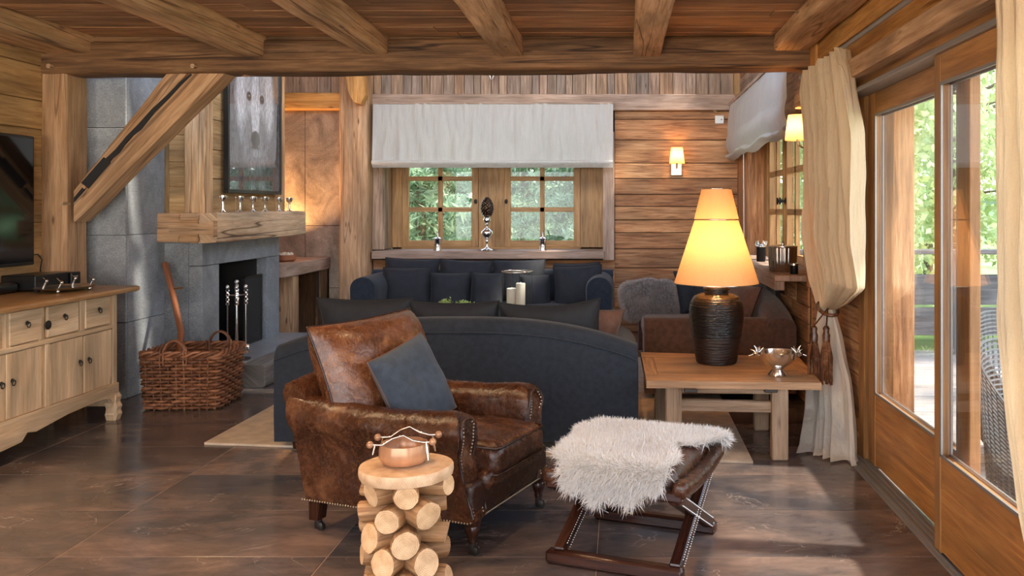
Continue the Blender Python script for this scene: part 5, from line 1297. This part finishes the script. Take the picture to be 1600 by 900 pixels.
for (y, h_) in ((-.055, .035), (.055, .045)):
    mb = MB(); pp = [(-.12, y, .088), (-.07, y*1.1, .088), (-.03, y, .095+h_*.5), (.01, y*.9, .088+h_), (.05, y, .09+h_*.4), (.09, y, .098), (.125, y, .10)]
    mb.tube(pp, [.004, .0035, .003, .003, .004, .004, .005], 7); mb.tube([(.10, y, .10), (.105, y*1.1, .06), (.11, y*1.2, .03)], [.005, .006, .003], 6); mb.tube([(-.1, y, .088), (-.108, y*1.1, .05)], [.005, .003], 6)
    hd = mb.build('twig_handle', 'brass', bo, smooth=60)
    for e in (pp[0], pp[-1]): m2 = MB(); m2.ball(e, .0145, 14); m2.build('ball_tip', 'copper', hd, smooth=80)

# ================================================================== END TABLE, LAMP, BOWL
et = thing('end_table', 'low square antique elm table with iron clamps beside the curtain', 'table', (.70, 5.75, 0))
def tl(x, y): return (x-.70, y-5.75)
poly = [tl(.165, 5.30), tl(1.225, 5.24), tl(1.275, 6.15), tl(.155, 6.36)]
mb = MB()
def lerp2(a, b_, t): return (a[0]+(b_[0]-a[0])*t, a[1]+(b_[1]-a[1])*t)
nb_ = 5
for i in range(nb_):
    t0, t1 = i/nb_+.002, (i+1)/nb_-.002
    A, B, C_, D = lerp2(poly[0], poly[3], t0), lerp2(poly[1], poly[2], t0), lerp2(poly[1], poly[2], t1), lerp2(poly[0], poly[3], t1)
    if 0 < i < nb_-1:
        L0, L1 = .075, .925
        mb.prism([lerp2(A, B, L0), lerp2(A, B, L1), lerp2(D, C_, L1), lerp2(D, C_, L0)], .449, .49, 'z')
    else: mb.prism([A, B, C_, D], .445, .49, 'z')
A = [lerp2(poly[0], poly[3], .202), lerp2(poly[0], poly[3], .798)]; Bq = [lerp2(poly[1], poly[2], .202), lerp2(poly[1], poly[2], .798)]
mb.prism([A[0], lerp2(A[0], Bq[0], .073), lerp2(A[1], Bq[1], .073), A[1]], .446, .4895, 'z'); mb.prism([lerp2(A[0], Bq[0], .927), Bq[0], Bq[1], lerp2(A[1], Bq[1], .927)], .446, .4895, 'z')
mb.build('tabletop', 'table', et)
LG = [(.335, 5.38), (.985, 5.33), (.30, 6.18), (.99, 6.05)]
for (x, y) in LG:
    mb = MB(); c = tl(x, y); mb.bar((c[0], c[1], .0), (c[0], c[1], .447), .10, .085, .008, up=(0, 1, 0)); mb.build('leg', 'table_leg', et)
mb = MB(); mb.bar((*tl(.38, 5.375), .325), (*tl(.94, 5.335), .325), .045, .07, .006); mb.build('stretcher', 'table_leg', et); mb = MB(); mb.bar((*tl(.34, 6.175), .325), (*tl(.95, 6.05), .325), .045, .07, .006); mb.build('stretcher', 'table_leg', et)
mb = MB(); mb.bar((*tl(.38, 5.375), .425), (*tl(.94, 5.335), .425), .03, .045, .004); mb.bar((*tl(.32, 5.42), .415), (*tl(.30, 6.14), .415), .03, .06, .004); mb.bar((*tl(.985, 5.38), .415), (*tl(.99, 6.0), .415), .03, .06, .004); mb.build('apron', 'table_leg', et)
for px in (1079, 1204):
    X = (px-968)*5.28/1350; mb = MB(); c = tl(X, 5.27); mb.box(c[0]-.04, c[0]+.04, c[1]-.012, c[1]+.03, .425, .447, .004, 0); mb.build('iron_clamp', 'iron', et)

tlp = thing('table_lamp', 'large table lamp with black glazed jar base and tall orange two tier shade, lit', 'lamp', (.665, 5.93, .4905))
mb = MB(); mb.lathe([(.01, 0), (.132, 0), (.140, .012), (.152, .08), (.172, .2), (.186, .30), (.188, .36), (.180, .41), (.155, .455), (.11, .474), (.085, .478), (.082, .49), (.092, .505), (.092, .512), (.02, .515)], 48); mb.build('ceramic_base', 'glaze', tlp, smooth=50)
mb = MB(); mb.lathe([(.08, .512), (.082, .52), (.05, .53), (.015, .54), (.012, .66), (.02, .67), (.02, .72)], 20); mb.tube([(.055, -.01, .512), (.055, -.01, .545)], .012, 8); mb.build('neck_fitting', 'brass', tlp, smooth=50)
def shade(mb, r0, z0, r1, z1, n=48):
    mb.loft([[(math.cos(2*PI*i/n)*r, math.sin(2*PI*i/n)*r, z) for i in range(n)] for (r, z) in ((r0, z0), (r0+(r1-r0)*.5, (z0+z1)/2), (r1, z1))], caps=False)
mb = MB(); shade(mb, .29, .545, .150, .975); s1 = mb.build('lamp_shade', 'shade_big', tlp, smooth=60)
mb = MB(); shade(mb, .152, .985, .102, 1.19); s2 = mb.build('upper_shade', 'shade_big', tlp, smooth=60)
mb = MB(); mb.tube([(math.cos(t*PI/20)*.151, math.sin(t*PI/20)*.151, .98) for t in range(40)], .004, 6, closed=True); mb.tube([(math.cos(t*PI/20)*.29, math.sin(t*PI/20)*.29, .545) for t in range(40)], .003, 6, closed=True); mb.tube([(math.cos(t*PI/20)*.102, math.sin(t*PI/20)*.102, 1.19) for t in range(40)], .003, 6, closed=True)
for k in range(3): a = k*2.094; mb.tube([(0, 0, .97), (math.cos(a)*.15, math.sin(a)*.15, .98)], .002, 5)
mb.tube([(0, 0, .7), (0, 0, .97)], .004, 6); mb.build('shade_frame', 'brass', tlp, smooth=60)
mb = MB(); mb.ball((0, 0, .77), .035, 14, (1, 1, 1.25)); mb.build('bulb', 'bulb', tlp, smooth=80)
lamp_obj('POINT', 'lamp_light', (.665, 5.93, .49+.80), 8.5, WARM, .05)

sbw = thing('antler_bowl', 'polished silver footed bowl with antler handles on the elm table', 'bowl', (1.0, 5.47, .4905))
mb = MB(); mb.lathe([(.058, 0), (.062, .006), (.05, .022), (.036, .04), (.038, .048), (.085, .075), (.115, .11), (.122, .145), (.126, .152), (.118, .15), (.108, .115), (.075, .08), (.005, .062)], 40); mb.build('bowl', 'silver', sbw, smooth=50)
for s_ in (-1, 1):
    mb = MB(); b0 = Vector((s_*.118, 0, .13))
    mb.tube([b0-Vector((0, .05, 0)), b0+Vector((s_*.03, -.03, .01)), b0+Vector((s_*.035, .02, .005)), b0+Vector((0, .05, 0))], .008, 7)
    for (dx, dy, dz) in ((.01, -.03, .055), (.03, 0, .06), (-.01, .03, .05), (.065, -.01, -.005), (.05, .03, .03), (-.03, .0, .045), (.02, -.05, .02)):
        e = b0+Vector((s_*dx, dy, dz)); mb.tube([b0+Vector((s_*.01, dy*.5, .005)), b0.lerp(e, .6)+Vector((0, 0, .008)), e], [.0075, .006, .0025], 6)
    mb.build('antler_handle', 'silver', sbw, smooth=70)

# ================================================================== BLINDS
def cloth_panel(name, label, cat, group, f, nu, nv, m='blind', extra=None):
    t = thing(name, label, cat, (0, 0, 0), 0, group); mb = MB(); mb.grid(f, nu, nv); mb.build('fabric', m, t, smooth=80); return t
bx0, bx1 = P(583, 0, 10.60).x, P(958, 0, 10.60).x
def bf(u, v):
    x = bx0+(bx1-bx0)*u; z = 2.83-.70*v
    d = noise.noise(Vector((u*30, v*1.2, 1)))*.045+noise.noise(Vector((u*75, v*2.5, 4)))*.012+.02*v
    return (x, 10.60-abs(d)-.03*v, z)
t = cloth_panel('roman_blind', 'wide white linen roman blind over the small paned back window', 'blind', None, bf, 150, 24)
mb = MB()
def bf2(u, v):
    a = v*PI*1.25; x = bx0+(bx1-bx0)*u; w_ = noise.noise(Vector((u*14, 2, 2)))*.012
    return (x, 10.55-.035*math.sin(a)-abs(w_)*.6, 2.135-.085*v+.01*math.sin(a)+w_*.5)
mb.grid(bf2, 110, 8); mb.build('bottom_fold', 'blind', t, smooth=80)
mb = MB(); mb.box(bx0, bx1, 10.58, 10.70, 2.825, 2.85, .003, 0); mb.build('headrail', 'rail', t)
def rf(u, v):
    y = 10.68+(6.90-10.68)*u; z = 2.82+(.0)*u-(.62+.02*math.sin(u*9))*v
    bulge = .035*math.sin(PI*min(1, v*1.0))+.03*(v > .62)*math.sin(PI*(v-.62)/.38)
    return (1.37-bulge-abs(noise.noise(Vector((u*18, v*2, 9))))*.02, y, z-.02*math.sin(u*PI*5)*v)
t = cloth_panel('roman_blind', 'white linen roman blind on the side wall above the window sill, seen at an angle', 'blind', None, rf, 90, 28)
def rf2(u, v):
    a = v*PI*1.2; y = 10.68+(6.90-10.68)*u; w_ = noise.noise(Vector((u*12, 2, 6)))*.015
    return (1.35-.05*math.sin(a), y, 2.22-.08*v+w_-.02*math.sin(u*PI*5))
mb = MB(); mb.grid(rf2, 70, 8); mb.build('bottom_fold', 'blind', t, smooth=80)
mb = MB(); mb.box(1.35, 1.46, 6.90, 10.70, 2.815, 2.85, .003, 1); mb.build('headrail', 'rail', t)
mb = MB(); mb.tube([(1.38, 9.62, 2.2), (1.385, 9.62, 1.1)], .004, 6); tag(mb.build('blind_cord', 'wax', smooth=60), 'thin white pull cord hanging beside the side window', 'cord')

# ================================================================== CURTAINS
def curtain(mb, levels, folds, nu, nv, seed=0, ph=0, pleat=0):
    lv = levels
    def f(u, v):
        z = lv[0][0]+(lv[-1][0]-lv[0][0])*v; zz = z
        for a, b_ in zip(lv, lv[1:]):
            if z >= b_[0]-1e-9: break
        t = (a[0]-z)/(a[0]-b_[0])
        A = Vector(a[1]).lerp(Vector(b_[1]), t); B = Vector(a[2]).lerp(Vector(b_[2]), t); am = a[3]+(b_[3]-a[3])*t
        d = B-A; L = d.length; n = Vector((-d.y, d.x)).normalized() if L > 1e-6 else Vector((1, 0))
        uu = u+.05*math.sin(u*9+seed)+.02*noise.noise(Vector((u*5, z*1.3, seed)))
        s_ = math.sin(2*PI*folds*uu+ph+.5*math.sin(z*1.5+seed))
        s_ += .4*math.sin(2*PI*folds*2.3*uu+seed+z*.6)
        p = A+d*u+n*(am*s_+.012*noise.noise(Vector((u*9, z*4, seed))))
        return (p.x, p.y, zz)
    mb.grid(f, nu, nv)
cu = thing('curtain', 'full length linen curtain tied back with brown tassels beside the elm table', 'curtain', (0, 0, 0))
mb = MB()
curtain(mb, [(2.50, (1.33, 6.15), (1.33, 5.10), .05), (2.36, (1.31, 6.12), (1.33, 5.02), .05), (2.0, (1.33, 6.02), (1.36, 4.98), .06), (1.35, (1.33, 6.02), (1.385, 5.0), .055), (1.07, (1.335, 5.96), (1.41, 4.99), .03), (.96, (1.34, 5.84), (1.40, 5.30), .022), (.89, (1.34, 5.76), (1.385, 5.58), .018)], 9, 170, 60, 1)
mb.build('upper_drape', 'curtain', cu, smooth=80)
mb = MB()
curtain(mb, [(.89, (1.34, 5.78), (1.385, 5.58), .018), (.74, (1.33, 5.88), (1.41, 5.50), .022), (.48, (1.31, 5.98), (1.45, 5.40), .03), (.2, (1.26, 5.86), (1.45, 5.28), .04), (.03, (1.17, 5.62), (1.44, 5.22), .05), (.012, (1.13, 5.52), (1.44, 5.18), .06)], 5, 110, 40, 2)
mb.build('lower_drape', 'curtain_white', cu, smooth=80)
mb = MB(); mb.tube([(1.365+.06*math.cos(a), 5.67+.13*math.sin(a), .89+.03*math.sin(a)) for a in [k*PI/10 for k in range(20)]], .012, 8, closed=True); mb.tube([(1.40, 5.72, .9), (1.49, 5.8, .95)], .006, 6); mb.build('tie_back', 'leather_hi', cu, smooth=60)
for (px, y0) in ((1272, 1), (1291, 2)):
    Y = 5.50; X = (px-968)*Y/1350; mb = MB()
    mb.tube([(1.35, 5.6, .9), (X, Y, .80)], .005, 6); mb.lathe([(.012, .80), (.022, .785), (.018, .76), (.026, .74), (.024, .70)], 14, (X, Y, 0))
    tb = mb.build('tassel', 'leather', cu, smooth=60)
    mb = MB(); rr = random.Random(y0)
    for k in range(34):
        a = rr.uniform(0, 6.28); q = rr.uniform(.2, 1)**.5
        mb.tube([(X+math.cos(a)*.018*q, Y+math.sin(a)*.018*q, .705), (X+math.cos(a)*.038*q, Y+math.sin(a)*.03*q, .6), (X+math.cos(a)*.042*q+rr.uniform(-.006, .006), Y+math.sin(a)*.034*q, .44+rr.uniform(-.02, .02))], [.004, .0055, .004], 4)
    mb.build('fringe', 'leather_hi', tb, smooth=60)['kind'] = 'stuff'
cu2 = thing('curtain', 'linen curtain hanging close to the camera at the right edge', 'curtain', (0, 0, 0))
mb = MB(); curtain(mb, [(2.50, (1.33, 3.06), (1.33, 2.45), .03), (1.9, (1.33, 3.06), (1.34, 2.4), .03), (1.2, (1.33, 3.05), (1.36, 2.4), .03), (.9, (1.34, 3.02), (1.37, 2.42), .025), (.55, (1.345, 2.92), (1.38, 2.45), .02), (.35, (1.36, 2.86), (1.38, 2.45), .02), (.012, (1.37, 2.8), (1.36, 2.45), .03)], 4, 70, 50, 5, 1.0)
mb.build('fabric', 'curtain', cu2, smooth=80)
rd = thing('curtain_rod', 'long round metal curtain rod above the glass doors', 'curtain rod', (0, 0, 0))
mb = MB(); mb.tube([(1.33, 6.28, 2.505), (1.33, 1.2, 2.505)], .014, 12); mb.build('rod', 'alu', rd, smooth=50)
mb = MB(); mb.ball((1.33, 6.30, 2.505), .025, 12); mb.build('finial', 'alu', rd, smooth=80)
for y in (6.22, 3.85, 2.2):
    mb = MB(); mb.tube([(1.33, y, 2.487), (1.40, y, 2.487), (1.47, y, 2.487)], .007, 6); mb.box(1.455, 1.472, y-.02, y+.02, 2.45, 2.54, .003); mb.build('rod_bracket', 'black_metal', rd)

# ================================================================== WALL LAMPS, SOCKET, DOWNLIGHTS
def sconce(loc, rz, label, energy):
    t = thing('wall_sconce', label, 'wall lamp', loc, rz)
    mb = MB(); mb.box(-.07, .07, -.005, .02, -.145, .095, .006, 2); mb.build('backplate', 'brass', t)
    mb = MB(); mb.tube([(0, -.02, -.05), (0, -.06, -.055), (0, -.095, -.03), (0, -.10, .03)], .008, 8); mb.lathe([(.02, .02), (.022, .035), (.012, .04)], 12, (0, -.10, 0)); mb.build('bracket_arm', 'brass', t, smooth=60)
    mb = MB(); n = 32; mb.loft([[(math.cos(2*PI*i/n)*r, -.10+math.sin(2*PI*i/n)*r, z) for i in range(n)] for (r, z) in ((.095, 0), (.083, .1), (.070, .195))], caps=False); mb.build('lamp_shade', 'shade_small', t, smooth=60)
    mb = MB(); mb.ball((0, -.10, .085), .02, 10, (1, 1, 1.4)); mb.build('bulb', 'bulb', t, smooth=80)
    M4 = Matrix.Translation(loc) @ Matrix.Rotation(rz, 4, 'Z'); lamp_obj('POINT', 'sconce_light', M4 @ Vector((0, -.10, .10)), energy, WARM, .03)
sconce(Vector((.71, 10.775, 2.10)), 0, 'small brass wall lamp with cream shade, lit, on the back plank wall', 5)
sconce(Vector((1.478, 6.70, 2.075)), R(-90), 'small wall lamp with cream shade, lit, half hidden behind the tied curtain', 5)
so = thing('wall_plate', 'small square pale wall plate with one black dot near the corner', 'thermostat', (P(1124, 0, 10.79).x, 10.79, P(0, 187, 10.79).z))
mb = MB(); mb.box(-.055, .055, -.012, .01, -.05, .05, .004); mb.build('plate', 'ceramic', so); mb = MB(); mb.lathe([(.001, 0), (.008, .001), (.008, .004), (.001, .004)], 10); o = mb.build('sensor_dot', 'rubber', so); o.rotation_euler = (R(90), 0, 0); o.location = (.025, -.012, 0)
an = thing('antler_ornament', 'pair of pale silver antler tips hanging on the upper back wall', 'ornament', (P(768, 0, 10.70).x, 10.72, 3.3))
for s_ in (-1, 1): mb = MB(); mb.tube([(s_*.05, .02, .2), (s_*.055, 0, .0), (s_*.03, -.02, -.10), (s_*.008, -.01, -.16)], [.02, .018, .013, .004], 8); mb.tube([(s_*.05, 0, .05), (s_*.08, -.02, -.02), (s_*.075, -.01, -.06)], [.014, .01, .004], 8); mb.build('antler', 'silver', an, smooth=70)
mb = MB(); mb.box(-.07, .07, .03, .06, .1, .28, .01); mb.build('mount', 'darkwood', an)
k = 0  # unseen downlights added for base light, the first pair washing the right wall
for (x, y, e) in ((1.25, 4.75, 45), (1.25, 3.2, 40), (-2.9, 4.4, 80), (-3.1, 2.4, 50), (-1.6, 3.2, 28), (-.1, 4.4, 30), (-2.4, 4.2, 50)):
    k += 1; d = thing('added_downlight', 'small unseen downlight added in the plank ceiling', 'ceiling light', (x, y, ZC-.012), 0, 'added ceiling downlights')
    mb = MB(); mb.lathe([(.045, 0), (.045, .012), (.036, .012), (.036, .004)], 20, caps=False); mb.build('trim_ring', 'alu', d, smooth=40)
    mb = MB(); mb.lathe([(.001, .006), (.035, .006), (.035, .010), (.001, .010)], 20); mb.build('lens', 'bulb', d)
    lamp_obj('SPOT', 'downlight', (x, y, ZC-.02), e, (1, .68, .38), .035, (0, 0, 0), spot=(R(110), .6))

# ================================================================== SILL OBJECTS
pcv = thing('pinecone_on_vase', 'dark pine cone standing on a tall turned silver stand on the back window sill', 'ornament', (P(761, 0, 10.72).x, 10.72, 1.021))
mb = MB(); mb.lathe([(.01, 0), (.075, .004), (.07, .015), (.03, .03), (.014, .05), (.012, .10), (.022, .12), (.014, .135), (.045, .16), (.076, .205), (.07, .24), (.035, .27), (.016, .285), (.016, .31), (.03, .325), (.016, .335), (.045, .36), (.05, .385), (.035, .41), (.05, .425), (.05, .44), (.01, .43)], 32); mb.build('stand', 'silver', pcv, smooth=60)
mb = MB(); mb.tube([(-.12, 0, .004), (0, 0, .02), (.12, .01, .004)], [.005, .012, .005], 6); mb.tube([(0, -.10, .004), (0, 0, .02), (0, .10, .004)], [.005, .012, .005], 6); mb.build('foot', 'silver', pcv, smooth=60)
mb = MB()
for i in range(110):
    t = i/110; z = .43+.23*t; rr = .082*math.sin(PI*(.12+.86*t))**.7; a = i*2.39996
    mb.ball((math.cos(a)*rr*.85, math.sin(a)*rr*.85, z), .020*(1-.35*t), 6, (1, 1, .7))
mb.build('pine_cone', 'darkwood', pcv, smooth=None)
for (px, lab) in ((684, 'small silver antler topped jar on the back sill, left of the pine cone'), (848, 'small silver antler topped jar on the back sill, right of the pine cone')):
    t = thing('silver_jar', lab, 'jar', (P(px, 0, 10.74).x, 10.74, 1.021), 0, 'small silver jars on the back sill')
    mb = MB(); mb.lathe([(.05, 0), (.05, .01), (.042, .02), (.042, .13), (.052, .14), (.052, .15), (.01, .155)], 20); mb.build('jar', 'silver', t, smooth=50)
    mb = MB(); mb.lathe([(.048, .15), (.03, .165), (.008, .17)], 20); mb.tube([(0, 0, .165), (.0, 0, .20), (.012, 0, .24), (.035, 0, .275)], [.012, .008, .006, .003], 6); mb.tube([(0, 0, .19), (-.012, 0, .215), (-.01, 0, .235)], [.008, .006, .003], 6); mb.build('lid', 'silver', t, smooth=60)
rc = thing('ribbed_container', 'large ribbed pewter container with flat lid on the side window sill', 'container', (1.36, 7.20, 1.021))
rib = lambda a: 1+.055*abs(math.sin(a*9))
mb = MB(); mb.lathe([(.10, 0), (.105, .004), (.112, .10), (.114, .20), (.10, .2)], 144, mod=rib); mb.build('container', 'pewter', rc, smooth=60)
mb = MB(); mb.lathe([(.118, .2), (.122, .205), (.12, .215), (.02, .225), (.01, .24), (.014, .25), (.004, .256)], 32); mb.build('lid', 'silver', rc, smooth=50)
for (x, y, s_, lab) in ((1.47, 8.95, 1, 'dark candle pot with silver antler rim on the side sill, farther back'), (1.40, 8.55, 1, 'dark candle pot with silver antler rim on the side sill, beside the larger container')):
    t = thing('antler_candle_pot', lab, 'candle pot', (x, y, 1.021), 0, 'dark candle pots on the side sill')
    mb = MB(); mb.lathe([(.04, 0), (.045, .005), (.045, .15), (.01, .15)], 20); mb.build('pot', 'black_metal', t, smooth=50)
    mb = MB(); mb.tube([(math.cos(k*PI/8)*.046, math.sin(k*PI/8)*.046, .15) for k in range(16)], .006, 6, closed=True)
    for k in range(6): a = k*1.05; mb.tube([(math.cos(a)*.045, math.sin(a)*.045, .15), (math.cos(a)*.058, math.sin(a)*.058, .17), (math.cos(a)*.055, math.sin(a)*.055, .19)], [.007, .006, .003], 5)
    mb.build('antler_rim', 'silver', t, smooth=60)
jr = thing('glass_jar', 'small dark glass jar at the near end of the side window sill', 'jar', (1.40, 6.93, 1.021))
mb = MB(); mb.lathe([(.03, 0), (.033, .005), (.033, .07), (.01, .071)], 18); mb.build('jar', 'black_metal', jr, smooth=50)
mb = MB(); mb.lathe([(.035, .07), (.035, .085), (.01, .09)], 18); mb.build('lid', 'silver', jr, smooth=50)
ra = thing('radiator', 'slim dark framed radiator on the wall under the side window sill', 'radiator', (1.43, 8.35, .18))
mb = MB(); mb.box(-.03, .01, -.62, -.58, 0, .68, .003, 2); mb.box(-.03, .01, .58, .62, 0, .68, .003, 2); mb.box(-.03, .01, -.62, .62, .65, .68, .003, 1); mb.box(-.03, .01, -.62, .62, 0, .03, .003, 1); mb.build('frame', 'black_metal', ra)
for i in range(14): mb = MB(); y = -.55+i*.085; mb.box(-.02, .005, y-.015, y+.015, .03, .65, .004, 2); mb.build('fin', 'alu', ra)

# unseen uplighters added behind the camera to brighten the ceiling
for (x, y, lab) in ((-3.9, -.4, 'added unseen fill uplighter in the left rear corner of the room'), (-.3, -.7, 'added unseen fill uplighter at the rear of the room, nearer the doors')):
    t = thing('fill_uplighter', lab, 'fill lamp', (x, y, 0))
    mb = MB(); mb.lathe([(.14, 0), (.14, .02), (.02, .03)], 24); mb.build('base', 'black_metal', t, smooth=40)
    mb = MB(); mb.lathe([(.012, .02), (.012, 1.7)], 12); mb.build('pole', 'black_metal', t, smooth=40)
    mb = MB(); mb.lathe([(.03, 1.68), (.10, 1.74), (.16, 1.82), (.15, 1.82), (.09, 1.75), (.02, 1.70)], 24); mb.build('reflector_bowl', 'black_metal', t, smooth=40)
    mb = MB(); mb.ball((0, 0, 1.77), .03, 10); mb.build('bulb', 'bulb', t)
    lamp_obj('SPOT', 'uplight', (x, y, 1.86), 190, (1, .74, .48), .08, Vector((.15 if x < -2 else -.1, .75, .65)).to_track_quat('-Z', 'Y').to_euler(), spot=(R(140), .8))
